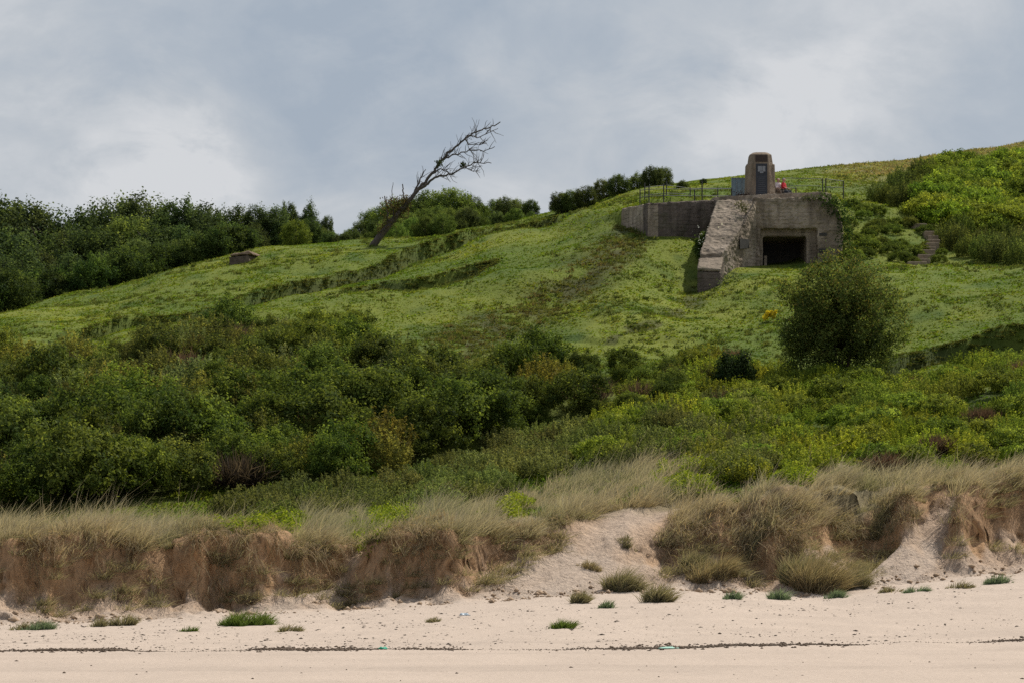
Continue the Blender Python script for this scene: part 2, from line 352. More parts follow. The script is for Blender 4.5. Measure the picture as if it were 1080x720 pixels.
def turf_tint(X, Y, Z):
    px = CX + F * X / np.maximum(Y, 40); py = HY - F * (Z - CZ) / np.maximum(Y, 40)
    p1 = fbm(X * .16, Y * .16, 92, 4); p2 = fbm(X * .6, Y * .45, 93, 3)
    t = np.clip(p1 * 1.2 + .5, 0, 1)[..., None]
    col = np.array([.128, .172, .026]) * (1 - t) + np.array([.215, .235, .038]) * t
    t2 = np.clip(p2 * 1.5 - .15, 0, 1)[..., None]; col = col * (1 - t2) + np.array([.075, .12, .02]) * t2
    straw = np.clip(sstep(188, 212, Y) * sstep(830, 930, px) * (.9 + .5 * p2), 0, 1)[..., None]
    col = col * (1 - straw) + np.array([.25, .205, .10]) * straw
    band = np.exp(-(pl_dist(px, py, [(668, 248), (628, 285), (585, 315), (540, 337), (500, 355), (470, 368)]) / 22.) ** 2) * sstep(-.3, .4, p2 + .2)
    band = np.clip(band + .8 * np.exp(-(pl_dist(px, py, [(735, 312), (700, 345), (640, 356)]) / 14.) ** 2) * (p2 > .15), 0, 1)
    bank_shade = np.zeros(np.shape(X))
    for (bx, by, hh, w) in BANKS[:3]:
        d = Y - np.interp(X, bx, by); bank_shade = np.maximum(bank_shade, .85 * np.exp(-((d + .4) / .7) ** 2) * (X > bx[0]) * (X < bx[-1]))
    bank_shade = bank_shade[..., None]; col = col * (1 - bank_shade) + np.array([.062, .07, .022]) * bank_shade  # bank faces darkened, their shade put into the turf colour
    band = band[..., None]
    col = col * np.where(straw > .3, 1, np.array([.84, .87, .8]))
    return col * (1 - band * .75) + np.array([.06, .05, .024]) * band * .75, straw[..., 0], band[..., 0], px, py
def pl_dist(px, py, line):
    d = np.full(np.shape(px), 1e9)
    for (x0, y0), (x1, y1) in zip(line[:-1], line[1:]):
        t = np.clip(((px - x0) * (x1 - x0) + (py - y0) * (y1 - y0)) / ((x1 - x0) ** 2 + (y1 - y0) ** 2), 0, 1)
        d = np.minimum(d, np.hypot(px - x0 - t * (x1 - x0), py - y0 - t * (y1 - y0)))
    return d
def ground_material(name, kind):
    m, nt, out = mat_new(name); p = N(nt, 'ShaderNodeBsdfPrincipled'); setin(p, Roughness=.95); p.inputs['Specular IOR Level'].default_value = .15
    a = N(nt, 'ShaderNodeAttribute', attribute_name='Col'); ps = pos(nt)
    f1 = noise(nt, 9 if kind == 'sand' else 2.5, 6, .65, ps); f2 = noise(nt, 60 if kind == 'sand' else 12, 3, .6, ps)
    c = mixc(nt, 1.0, a.outputs['Color'], ramp(nt, f1, [(.25, (.80, .79, .77)), (.5, (1, 1, 1)), (.78, (1.1, 1.1, 1.1))]), 'MULTIPLY')
    if kind == 'sand':
        c = mixc(nt, ramp(nt, f2, [(.27, (.5, .5, .5)), (.36, (0, 0, 0))]), c, (.24, .19, .15))
    if kind == 'face':
        mp = N(nt, 'ShaderNodeMapping'); mp.inputs['Scale'].default_value = (5, 5, 1.1); nt.links.new(ps, mp.inputs['Vector'])
        f3 = noise(nt, 1.6, 5, .7, mp.outputs[0], .3)
        c = mixc(nt, 1.0, c, ramp(nt, f3, [(.3, (.62, .6, .58)), (.5, (1, 1, 1)), (.75, (1.25, 1.22, 1.15))]), 'MULTIPLY'); f1 = mathn(nt, 'ADD', f1, f3)
    nt.links.new(c, p.inputs['Base Color'])
    nt.links.new(bump(nt, mathn(nt, 'ADD', f1, mathn(nt, 'MULTIPLY', f2, .35)), .75 if kind != 'sand' else .5, (.15 if kind == 'face' else .12) if kind != 'sand' else .06), p.inputs['Normal'])
    nt.links.new(p.outputs[0], out.inputs[0]); return m
hm = (hillm * (1 - .8 * sandp))[..., None]
tcol = turf_tint(XX, YY, ZZ)[0] * .85 * (.62 + .38 * sstep(118, 140, YY))[..., None]
near = sstep(yc_ + 9, yc_ + 1, YY + fbm(XX * .5, YY * .5, 96, 3) * 4)[..., None]; tcol = tcol * (1 - near) + np.array([.23, .19, .11]) * near
colr = colr * (1 - hm) + tcol * hm
M_sand = ground_material('beach_sand', 'sand'); M_face = ground_material('eroded_dune_sand', 'face'); M_turf = ground_material('hill_turf_soil', 'turf')
ii, jj = np.meshgrid(np.arange(nr - 1), np.arange(nc - 1), indexing='ij')
quads = np.stack([ii * nc + jj, ii * nc + jj + 1, (ii + 1) * nc + jj + 1, (ii + 1) * nc + jj], -1)
zone = np.where(YY < yf_, 0, np.where(YY < yc_ + .8, 1, 2))[:-1, :-1]
for zi, (nm, mt) in enumerate((('beach', M_sand), ('dune', M_face), ('hillside', M_turf))):
    q = quads[zone == zi]; used = np.unique(q); remap = np.zeros(len(V), np.int64); remap[used] = np.arange(len(used))
    o = mesh_np(nm, V[used], [remap[q]], mt, colr.reshape(-1, 3)[used], smooth=True)
    tag(o, {'beach': 'pale pinkish sand beach sloping up to the dune foot', 'dune': 'eroded sand dune bank of raw brown and pale sand', 'hillside': 'green turf hillside rising behind the dunes to the skyline'}[nm], {'beach': 'beach', 'dune': 'dune', 'hillside': 'hillside'}[nm], None, 'structure')

def G(X, Y): return terrain(np.asarray(X, float), np.asarray(Y, float))
def PX(X, Y): return CX + F * X / Y
def PY(Z, Y): return HY - F * (Z - CZ) / Y

# ------------------------------------------------------------------ grass blades
def blades(name, base, d, L, w, bend, col, mat, parent=None, link=True, tipcol=None):
    n = len(base); L = L[:, None]; w = w[:, None]
    th = rng.uniform(0, 2 * np.pi, n); s = np.stack([np.cos(th), np.sin(th), np.zeros(n)], 1)
    s = s - d * (s * d).sum(1)[:, None]; s /= np.linalg.norm(s, axis=1)[:, None] + 1e-6
    m = base + d * L * .55 + bend * L * .3; tip = base + d * L + bend * L
    Vv = np.stack([base - s * w * .5, base + s * w * .5, m + s * w * .42, m - s * w * .42, tip], 1).reshape(-1, 3)
    i = np.arange(n)[:, None] * 5
    q = i + np.array([0, 1, 2, 3]); t = i + np.array([3, 2, 4])
    cc = np.repeat(col[:, None], 5, 1)
    if tipcol is not None: cc[:, 4] = tipcol; cc[:, 2:4] = (cc[:, 2:4] + tipcol[:, None]) / 2
    return mesh_np(name, Vv, [q, t], mat, cc.reshape(-1, 3), parent, link=link)
def unit(a): return a / (np.linalg.norm(a, axis=-1, keepdims=True) + 1e-9)
def pl_dist(px, py, line):
    d = np.full(np.shape(px), 1e9)
    for (x0, y0), (x1, y1) in zip(line[:-1], line[1:]):
        t = np.clip(((px - x0) * (x1 - x0) + (py - y0) * (y1 - y0)) / ((x1 - x0) ** 2 + (y1 - y0) ** 2), 0, 1)
        d = np.minimum(d, np.hypot(px - x0 - t * (x1 - x0), py - y0 - t * (y1 - y0)))
    return d
UPPER = np.array([(-100,372),(0,362),(60,352),(130,348),(190,333),(260,324),(330,320),(390,326),(408,352),(430,366),(500,368),(560,366),(640,374),(700,384),(770,384)], float)
LOWER = np.array([(-100,552),(0,549),(100,541),(200,526),(300,516),(380,511),(420,501),(460,490),(520,471),(560,456),(600,452),(650,446),(700,436),(770,424)], float)
PATCH = ((280, 560, 70, 46), (410, 545, 66, 24), (541, 546, 46, 24), (735, 506, 90, 36), (835, 512, 44, 18))
MTOP = np.array([(-100,560),(0,560),(100,556),(200,558),(260,548),(300,550),(400,538),(450,534),(500,524),(560,518),(620,503),(660,490),(720,482),(740,497),(800,508),(870,500),(950,503),(1080,492),(1200,488)], float)
STAIR = [(966,274),(975,262),(984,245),(982,238),(964,231),(953,228)]
def in_bunker(X, Y):
    px = CX + F * X / Y
    wing = (Y > 162.9) & (Y < 172.5) & (px > np.interp(Y, [163, 172.2], [735, 756])) & (px < np.interp(Y, [163, 165.6, 166.2, 169.7], [761, 764, 768, 797]))
    wl_ = np.interp(X, WALLXY[:, 0], WALLXY[:, 1]); wall = (X > WALLXY[0, 0]) & (X < WALLXY[2, 0] + .3) & (Y > wl_ - .1) & (Y < wl_ + .9)
    return wing | wall | ((px > 795) & (px < 889) & (Y > 169.8) & (Y < 175.3))
def frustum(X, Y, m=60): px = PX(X, Y); return (px > -m) & (px < 1080 + m)

def hill_grass():
    n = 420000
    Y = rng.uniform(100, 236, n); X = rng.uniform(-.255, .255, n) * Y
    Z = G(X, Y); px = PX(X, Y); py = PY(Z, Y)
    _, yf, yc, gul = footcrest(X, Y)
    thick = (py > np.interp(px, UPPER[:, 0], UPPER[:, 1]) + 40) & (py < np.interp(px, LOWER[:, 0], LOWER[:, 1]) - 6) & (px < 660)
    keep = (Y > yc + 1.6) & ~thick & ~in_bunker(X, Y) & frustum(X, Y, 240) & ~((X > 11) & (X < 18.5) & (Y > 174.5) & (Y < 178.2))
    keep &= pl_dist(px, py, STAIR) > 7
    keep &= (fbm(X * .5, Y * .35, 91, 3) > -.45) | (rng.random(n) < .4)
    X, Y, Z, px, py = X[keep], Y[keep], Z[keep], px[keep], py[keep]; n = len(X)
    col, straw, band, _, _ = turf_tint(X, Y, Z); straw = straw[:, None]; band = band[:, None]
    col = col * rng.uniform(.85, 1.15, (n, 3)) * np.array([1.0, 1.07, .85])
    lower = (sstep(118, 108, Y) * sstep(250, 150, px))[:, None]
    col = col * (1 - lower * .4) + np.array([.1, .15, .04]) * lower * .4
    col *= rng.uniform(.7, 1.3, (n, 1))
    K = 3
    idx = np.repeat(np.arange(n), K); base = np.stack([X, Y, Z - .03], 1)[idx] + np.concatenate([rng.normal(0, .09, (n * K, 2)), np.zeros((n * K, 1))], 1)
    d = unit(np.concatenate([rng.normal(0, 1.0, (n * K, 2)) + np.array([.25, 0]), np.ones((n * K, 1))], 1))
    clump = np.clip(1 + 1.1 * fbm(X * .9, Y * .7, 95, 3), .35, 2.2)
    L = (rng.uniform(.05, .14, n * K)) * clump[idx] * (1 + 1.4 * straw[idx, 0] + .2 * band[idx, 0]) * (1 + 1.2 * sstep(140, 122, Y[idx]))
    w = rng.uniform(.05, .11, n * K)
    bend = np.concatenate([rng.normal(.15, .25, (n * K, 2)), -rng.uniform(.1, .45, (n * K, 1))], 1)
    o = blades('grass', base, d, L, w, bend, col[idx] * rng.uniform(.8, 1.2, (n * K, 1)), M_grass)
    e = .3; nx = -(G(X + e, Y) - G(X - e, Y)) / (2 * e); ny = -(G(X, Y + e) - G(X, Y - e)) / (2 * e)
    nv = unit(np.stack([nx * 1.25, ny * 1.25, np.ones(n)], 1)); na = o.data.attributes.new('Nrm', 'FLOAT_VECTOR', 'POINT')
    na.data.foreach_set('vector', np.repeat(nv[idx], 5, 0).astype(np.float32).ravel())
    tag(o, 'short green turf grass covering the hillside with brown rough bands', 'grass', None, 'stuff')
hill_grass()
def bank_tufts():
    XX_, YY_ = [], []
    for (bx, by, hh, w) in BANKS[:3]:
        n = int(900 * (bx[-1] - bx[0]) / 10); x = rng.uniform(bx[0], bx[-1], n); y = np.interp(x, bx, by) + fbm(x * .25, x * 0, 71, 3) + rng.uniform(-1.0, .5, n); XX_.append(x); YY_.append(y)
    X, Y = np.concatenate(XX_), np.concatenate(YY_); keep = rng.random(len(X)) < .55 + .45 * fbm(X * .8, Y * .8, 151, 2); X, Y = X[keep], Y[keep]; bt = np.ones(len(X))
    n = 7000; y = rng.uniform(140, 182, n); x = rng.uniform(-8, 14, n); z = G(x, y); px, py = PX(x, y), PY(z, y)
    bd = np.exp(-(pl_dist(px, py, [(668, 250), (628, 285), (585, 315), (540, 337), (500, 355), (470, 368)]) / 20.) ** 2); keep = (bd * (.75 + .7 * fbm(x * .5, y * .5, 155, 3)) > rng.uniform(.15, 1, n)) & ~in_bunker(x, y)
    X = np.concatenate([X, x[keep]]); Y = np.concatenate([Y, y[keep]]); bt = np.concatenate([bt, np.full(keep.sum(), 2.)])
    # darker tussocks and weeds scattered over the slope
    n = 9000; x = rng.uniform(-.19, .19, n) * 1.; y = rng.uniform(128, 205, n); x = x * y; z = G(x, y); px, py = PX(x, y), PY(z, y)
    cl = fbm(x * .22, y * .2, 153, 3) + .35 * np.exp(-((px - 660) / 90.) ** 2 - ((py - 315) / 40.) ** 2) + .25 * np.exp(-((px - 1000) / 80.) ** 2 - ((py - 325) / 25.) ** 2)
    keep = (cl > .12) & ~in_bunker(x, y) & (pl_dist(px, py, STAIR) > 8) & ~((x > 9) & (x < 19.6) & (y > 172) & (y < 181))
    X = np.concatenate([X, x[keep]]); Y = np.concatenate([Y, y[keep]]); bt = np.concatenate([bt, np.zeros(keep.sum())]); Z = G(X, Y); n = len(X); K = 16
    sz = np.where(bt == 1, rng.uniform(.12, .26, n), np.where(bt == 2, rng.uniform(.16, .36, n), rng.uniform(.14, .36, n))); hue = rng.random((n, 1)); g = np.array([.07, .105, .02]) * (1 - hue) + np.array([.125, .135, .035]) * hue
    g = np.where((bt == 1)[:, None], g * np.array([.8, .74, .75]), g); br_ = np.array([.115, .09, .036]) * (1 - hue) + np.array([.13, .15, .03]) * hue; g = np.where((bt == 2)[:, None], br_, g) * rng.uniform(.75, 1.2, (n, 1)); idx = np.repeat(np.arange(n), K); m = n * K  # ledge tufts darker as well, part of the painted bank shade
    base = np.stack([X, Y, Z - .03], 1)[idx] + np.concatenate([rng.normal(0, .1, (m, 2)), np.zeros((m, 1))], 1); fr = (bt == 1)[idx] * 1.
    d = unit(np.stack([rng.normal(.1, .5, m), rng.normal(0, .5, m) - .35 * fr, np.full(m, 1.)], 1)); bend = np.stack([rng.normal(.15, .2, m), rng.normal(0, .2, m) - .25 * fr, -rng.uniform(.1, .5, m) - .3 * fr], 1)
    o = blades('tussock_grass', base, d, sz[idx] * rng.uniform(.6, 1.2, m), rng.uniform(.035, .075, m), bend, g[idx] * rng.uniform(.8, 1.2, (m, 1)), M_marram)
    tag(o, 'darker rough tussocks and weeds scattered over the turf and along its ledges', 'grass', None, 'stuff')
bank_tufts()

def marram_cols(n, dead):
    a = np.array([.14, .155, .075]); b = np.array([.40, .345, .24]); c = np.array([.31, .22, .13])
    t = np.clip(rng.normal(.45, .25, n), 0, 1)[:, None]; col = a * (1 - t) + b * t
    dd = (np.clip(dead + rng.normal(0, .15, n), 0, 1))[:, None]
    return (col * (1 - dd) + c * dd) * rng.uniform(.7, 1.3, (n, 1))
def marram_field():
    n = 10000
    Y = rng.uniform(91, 122, n); X = rng.uniform(-.245, .245, n) * Y
    _, yf, yc, gul = footcrest(X, Y); Z = G(X, Y); px = PX(X, Y); py = PY(Z, Y)
    top = np.interp(px, MTOP[:, 0], MTOP[:, 1])
    dens = fbm(X * .45, Y * .35, 101, 3)
    T = (Y - yf) / (yc - yf); K0, _l = scarp_k(X)
    keep = (T > K0 + .16) & (py > top - 2 + dens * 24) & ((dens > -.12) | (rng.random(n) < np.where(Y < yc + .5, .8, .16)))
    keep &= (gul < .45) | (Y > yc + .3) 
    bare = np.exp(-((px - 550) / 25.) ** 2 - ((py - 548) / 10.) ** 2) > .5
    keep &= ~bare
    for (a_, b_, w_, h_) in PATCH: keep &= ((px - a_) / (w_ * .5)) ** 2 + ((py - b_ - 3) / (h_ * .55)) ** 2 > 1
    X, Y, Z, px, py, dens, yc = [a[keep] for a in (X, Y, Z, px, py, dens, yc)]; n = len(X)
    big = np.clip(.9 + 2.3 * fbm(X * .75, Y * .65, 103, 2) + .5 * np.exp(-((px - 660) / 80.) ** 2), .3, 2.2)
    big = big * rng.uniform(.5, 1.3, n)
    ex = [ground_hit(a_ + rng.normal(0, 9), b_ + rng.normal(0, 4)) for (a_, b_) in ((75, 566), (85, 566), (15, 566), (150, 560), (165, 562), (235, 556), (250, 552), (445, 552), (460, 550), (470, 552), (500, 540), (600, 528), (640, 520), (665, 512), (690, 508), (700, 505), (712, 502), (720, 505), (735, 525), (870, 508), (885, 506), (905, 508), (960, 512), (1040, 508), (1060, 510)) for _ in range(5)]
    ex = np.array(ex); X = np.concatenate([X, ex[:, 0]]); Y = np.concatenate([Y, ex[:, 1]]); Z = G(X, Y); yc = footcrest(X, Y)[2]; big = np.concatenate([big, rng.uniform(1.5, 2.1, len(ex))]); n = len(X)
    K = 95; idx = np.repeat(np.arange(n), K); m = n * K
    rr = np.sqrt(rng.random(m)) * .30 * big[idx] ** .7; th = rng.uniform(0, 6.28, m); ox, oy = rr * np.cos(th), rr * np.sin(th)
    base = np.stack([X[idx] + ox, Y[idx] + oy, Z[idx] - .05], 1)
    tl = rng.normal(0, .16, (n, 2))[idx]
    d = unit(np.stack([ox * 1.7 + .12 + tl[:, 0] + rng.normal(0, .16, m), oy * 1.7 - .05 + tl[:, 1] + rng.normal(0, .16, m), np.ones(m)], 1))
    L = rng.uniform(.4, 1.0, m) * big[idx] * (1.1 - .9 * rr / .45); w = rng.uniform(.009, .02, m)
    bend = np.stack([rng.normal(.26, .16, m), rng.normal(-.06, .14, m), -rng.uniform(.05, .35, m)], 1)
    dead = np.clip(.18 + .45 * fbm(X * .35, Y * .35, 105, 3) + .3 * (Y < yc + .8), 0, .9)
    green = sstep(.0, .4, fbm(X * .3 + 9, Y * .3, 107, 3))
    col = marram_cols(m, dead[idx]); gi = green[idx][:, None]
    col = col * (1 - gi * .6) + np.array([.085, .125, .04]) * gi * .6 * rng.uniform(.8, 1.25, (m, 1))
    tip = col * .35 + np.array([.56, .48, .37]) * .65
    o = blades('marram_grass', base, d, L, w, bend, col, M_marram, tipcol=tip)
    tag(o, 'windblown straw and green marram grass along the dune crest', 'grass', None, 'stuff')
    # clumps of marram that slid down the bank
    n = 2600; Y = rng.uniform(88, 104, n); X = rng.uniform(-.195, .195, n) * Y; _, yf, yc, gul = footcrest(X, Y); t = (Y - yf) / (yc - yf); K0, _l = scarp_k(X); cl = fbm(X * .5 + 30, Y * .5, 117, 2)
    keep = (t > .22) & (t < 1) & (cl > -.12 - .25 * sstep(3, 12, X)) & (gul < .6); X, Y, t = X[keep], Y[keep], t[keep]; Z = G(X, Y); n = len(X); K = 60; idx = np.repeat(np.arange(n), K); m = n * K
    ox, oy = rng.normal(0, .14, m), rng.normal(0, .12, m); base = np.stack([X[idx] + ox, Y[idx] + oy - .1, Z[idx] - .04], 1)
    d = unit(np.stack([ox * 2 + rng.normal(.1, .25, m), oy - .45 + rng.normal(0, .25, m), np.full(m, .7)], 1)); bend = np.stack([rng.normal(.2, .2, m), rng.normal(-.15, .15, m), -rng.uniform(.2, .7, m)], 1)
    o = blades('bank_grass', base, d, rng.uniform(.3, .8, m), rng.uniform(.009, .02, m), bend, marram_cols(m, np.full(m, .25)) * .9, M_marram)
    tag(o, 'olive and straw marram clumps that slid down the dune bank', 'grass', None, 'stuff')
    # dry roots and dead grass hanging down the raw bank
    n = 45000; Y = rng.uniform(88, 107, n); X = rng.uniform(-.195, .195, n) * Y
    _, yf, yc, gul = footcrest(X, Y); t = (Y - yf) / (yc - yf); cl = fbm(X * .8, Y * .3, 111, 3)
    K0, _l = scarp_k(X); keep = (t > K0 - .02) & (t < 1.0) & (rng.random(n) < np.clip((t - K0 + .02) * 1.6, .03, 1)) & (cl > .12 - .2 * (t - K0) / .35) & (gul < .5)
    X, Y, cl, yf_k, yc_k, K0, gul = [a[keep] for a in (X, Y, cl, yf, yc, K0, gul)]; Z = G(X, Y); n = len(X); K = 9; idx = np.repeat(np.arange(n), K); m = n * K
    base = np.stack([X, Y - .12 - .5 * np.exp(-(((Y - yf_k) / (yc_k - yf_k) - K0 - .27) / .13) ** 2) * (1 - gul), Z + .04], 1)[idx] + rng.normal(0, .09, (m, 3))
    d = unit(np.stack([rng.normal(.1, .5, m), -rng.uniform(.3, 1.0, m), rng.normal(-.1, .6, m)], 1))
    L = rng.uniform(.25, .75, m); w = rng.uniform(.010, .024, m)
    bend = np.stack([rng.normal(.1, .15, m), rng.normal(.05, .1, m), -rng.uniform(.3, .9, m)], 1)
    dead = np.clip(.75 - .7 * np.clip(fbm(X * .5, Y * .4, 113, 3), 0, 1), 0, 1)
    o = blades('dead_grass', base, d, L, w, bend, marram_cols(m, dead[idx]) * .95, M_marram)
    tag(o, 'brown dead grass and roots hanging down the eroded dune bank', 'grass', None, 'stuff')
marram_field()

# ------------------------------------------------------------------ foliage
def leaf_cloud(pts, nrm, size, aspect, col):
    n = len(pts); r = unit(rng.normal(0, 1, (n, 3))); a = unit(np.cross(nrm, r)); b = np.cross(nrm, a)
    l = size[:, None]; w = l * aspect
    Vv = np.stack([pts - a * l * .5, pts + b * w * .5 + nrm * l * .06, pts + a * l * .5, pts - b * w * .5 + nrm * l * .06], 1).reshape(-1, 3)
    return Vv, np.arange(n * 4).reshape(n, 4), np.repeat(col, 4, 0)
def crown_pts(nclump, per, R, flat=.0, clump=(.2, .34), low=-.35, shell=(.62, 1.0)):
    """leaf positions gathered in clumps spread through an uneven ellipsoid with half-axes R; base at z=0."""
    R = np.array(R, float); d = unit(rng.normal(0, 1, (nclump * 3, 3))); d = d[d[:, 2] > low][:nclump]; k = len(d)
    lob = 1 + .2 * fbm(d[:, 0] * 1.7 + 5, d[:, 1] * 1.7 + d[:, 2] * 1.3, int(rng.integers(999)), 2)
    rr = rng.uniform(*shell, k) * lob
    c = d * rr[:, None]; cr = rng.uniform(*clump, k)
    idx = np.repeat(np.arange(k), per); q = unit(rng.normal(0, 1, (k * per, 3)))
    q[:, 2] = q[:, 2] * 1.15 + .1
    pts = c[idx] + q * (cr[idx] * rng.uniform(.3, 1.15, k * per))[:, None] + rng.normal(0, .035, (k * per, 3))
    nr = unit(q * .6 + c[idx] * .4 + np.array([0, 0, .25]) + rng.normal(0, .7, (k * per, 3)))
    pts = pts * R; pts[:, 2] += R[2] * (1 - flat)
    pts[:, 2] = np.maximum(pts[:, 2], .02)
    return pts, nr, idx, k
def leaf_cols(n, a, b, idx, k, var=.28):
    t = np.clip(rng.normal(.45, .36, k)[idx] + rng.normal(0, .18, n), 0, 1)[:, None]
    return (np.array(a) * (1 - t) + np.array(b) * t) * rng.uniform(1 - var, 1 + var, (n, 1))
def crown_mesh(name, nclump, per, R, size, a, b, aspect=.55, **kw):
    p, nr, idx, k = crown_pts(nclump, per, R, **kw); n = len(p)
    Vv, q, c = leaf_cloud(p, nr, rng.uniform(.6, 1.35, n) * size, aspect, leaf_cols(n, a, b, idx, k))
    return mesh_np(name, Vv, [q], M_leaf, c, link=False).data
def upright_mesh(name, nst, per, R, size, a, b):
    """bushy upright stems, leaves along each."""
    st = rng.uniform(-1, 1, (nst * 2, 2)); st = st[(st ** 2).sum(1) < 1][:nst]; k = len(st)
    hh = R[2] * (1.05 - .55 * (st ** 2).sum(1)) * rng.uniform(.75, 1.2, k)
    idx = np.repeat(np.arange(k), per); t = rng.uniform(.08, 1, k * per) ** .8
    lean = st * .35
    p = np.stack([st[idx, 0] * R[0] * (.75 + .3 * t) , st[idx, 1] * R[1] * (.75 + .3 * t), hh[idx] * t], 1) + rng.normal(0, .07, (k * per, 3)) * (1.3 - t)[:, None] * max(R) * .8
    p[:, 2] = np.maximum(p[:, 2], .02)
    nr = unit(np.concatenate([rng.normal(0, .8, (k * per, 2)), rng.uniform(.1, .9, (k * per, 1))], 1))
    Vv, q, c = leaf_cloud(p, nr, rng.uniform(.6, 1.4, k * per) * size, .38, leaf_cols(k * per, a, b, idx, k))
    return mesh_np(name, Vv, [q], M_leaf, c, link=False).data
def brush_mesh(name, n, R, a, b):
    """bare brown twiggy brush with few leaves."""
    base = np.concatenate([rng.normal(0, .3, (n, 2)) * R[:2], np.zeros((n, 1))], 1)
    d = unit(np.concatenate([rng.normal(0, .55, (n, 2)) + base[:, :2] * .5, np.ones((n, 1))], 1))
    t = rng.random((n, 1)); base = base + d * t * R[2] * .6
    col = np.array(a) * (1 - t) + np.array(b) * t
    return blades(name, base, unit(d + rng.normal(0, .35, (n, 3))), rng.uniform(.3, .75, n) * R[2] * .7, rng.uniform(.015, .035, n), rng.normal(0, .15, (n, 3)), col * rng.uniform(.7, 1.3, (n, 1)), M_leaf, link=False).data

def add(name, me, x, y, s=1.0, label='', cat='', group=None, tint=(1, 1, 1), sz=None, sink=.05, rz=None):
    o = bpy.data.objects.new(name, me); C.objects.link(o)
    o.location = (x, y, float(G(x, y)) - sink); o.rotation_euler[2] = random.uniform(0, 6.28) if rz is None else rz
    o.scale = (s, s, s if sz is None else sz); o.color = (*tint, 1)
    return tag(o, label, cat, group)
def tj(base, v=.28): 
    k = random.uniform(1 - v, 1 + v); return tuple(b * k * random.uniform(.92, 1.08) for b in base)

broad = [crown_mesh('scrub_bush', 105, 85, (1, 1, .9), .082, (.05, .075, .017), (.17, .195, .038), flat=.25, clump=(.12, .26), shell=(.55, 1.08)) for _ in range(6)]
upr = [upright_mesh('upright_shrub', 110, 60, (1, 1, 1.45), .10, (.06, .073, .02), (.20, .20, .05)) for _ in range(4)]
brush = [brush_mesh('bare_brush', 1500, (1, 1, 1.3), (.05, .035, .026), (.105, .075, .06)) for _ in range(2)]
low = [crown_mesh('low_bush', 80, 60, (1, 1, .6), .09, (.075, .105, .02), (.21, .245, .044), flat=.4, clump=(.12, .24)) for _ in range(4)]
herb = [upright_mesh('tall_herb', 80, 45, (.85, .85, .9), .085, (.10, .135, .024), (.26, .28, .05)) for _ in range(4)]
buck = [upright_mesh('grey_green_shrub', 110, 45, (1, 1, .85), .085, (.085, .10, .038), (.19, .20, .08)) for _ in range(3)]

def scatter(n, xr, yr, mind, test):
    out = []; grid = {}; m = n * 60
    ys = rng.uniform(*yr, m); xs = rng.uniform(*xr, m) * ys; zs = terrain(xs, ys); pxs = PX(xs, ys); pys = PY(zs, ys); md = mind
    for x, y, px, py in zip(xs.tolist(), ys.tolist(), pxs.tolist(), pys.tolist()):
        if len(out) >= n: break
        if not test(x, y, px, py): continue
        k = (int(x // 3), int(y // 3)); ok = True
        for i in (-1, 0, 1):
            for j in (-1, 0, 1):
                for (a, b) in grid.get((k[0] + i, k[1] + j), ()):
                    if (a - x) ** 2 + (b - y) ** 2 < md * md: ok = False
        if ok: grid.setdefault(k, []).append((x, y)); out.append((x, y, px, py))
    return out
# thicket on the lower left slope
def in_thick(x, y, px, py):
    h = 42
    return py < np.interp(px, LOWER[:, 0], LOWER[:, 1]) - 3 and py - h * .85 * min(1, max(.35, (760 - px) / 200)) > np.interp(px, UPPER[:, 0], UPPER[:, 1]) and px > -230 and px < 770
zones = lambda px, py: ('at the left edge of the thicket' if px < 110 else 'in the thicket under the leaning dead tree' if 330 < px < 520 else 'in the thicket below the brown grass band' if px >= 520 else 'in the middle of the left thicket')
for (x, y, px, py) in scatter(370, (-.255, .08), (104, 153), 1.3, in_thick):
    z = zones(px, py); r = random.random(); front = py > np.interp(px, LOWER[:, 0], LOWER[:, 1]) - 75
    br = fbm(x * .12, y * .12, 121, 2)
    topright = 300 < px < 410 and py < 400; sh = 1.0 if px < 560 else max(.5, 1 - (px - 560) / 320)
    if topright or r < .40 or front and r < .7:
        tint = (.95, 1.02, .95) if front else ((1.35, 1.35, 1.1) if topright else (1.12 + .5 * br, 1.15 + .45 * br, 1.05))
        add('scrub_bush', random.choice(broad), x, y, random.uniform(.65, 1.8) * (1.1 if front and px < 500 else .92) * sh, 'rounded leafy bush ' + z + (', in its dark lower front' if front else ''), 'bush', 'rounded bushes of the thicket', tj(tint))
    elif r < .60:
        add('pale_shrub', random.choice(buck), x, y, random.uniform(1.0, 1.7) * sh, 'pale grey green willowy shrub ' + z, 'bush', 'pale shrubs of the thicket', tj((1.15, 1.25, 1.2)), sz=random.uniform(1.3, 2.0) * sh)
    elif r < .92:
        add('upright_shrub', random.choice(upr), x, y, random.uniform(.8, 1.5) * sh, 'upright feathery olive shrub ' + z, 'bush', 'upright shrubs of the thicket', tj((1.1 + .6 * br, 1.08 + .45 * br, 1.05)))
    else:
        add('bare_brush', random.choice(brush), x, y, random.uniform(.9, 1.4) * sh, 'bare brown twiggy bush ' + z, 'bush', 'bare brown bushes of the thicket', tj((1, 1, 1)))
# grey green scrub between the thicket and the dune grass
def in_mid(x, y, px, py):
    return py > np.interp(px, LOWER[:, 0], LOWER[:, 1]) + 6 and py < np.interp(px, MTOP[:, 0], MTOP[:, 1]) + 4 and 250 < px < 800 and py > 425
for (x, y, px, py) in scatter(85, (-.1, .09), (103, 130), 1.1, in_mid):
    add('grey_green_shrub', random.choice(buck), x, y, random.uniform(.8, 1.25), 'low grey green shrub between the dark thicket and the dune grass', 'bush', 'low shrubs behind the dune grass', tj((1.15, 1.2, .95)))
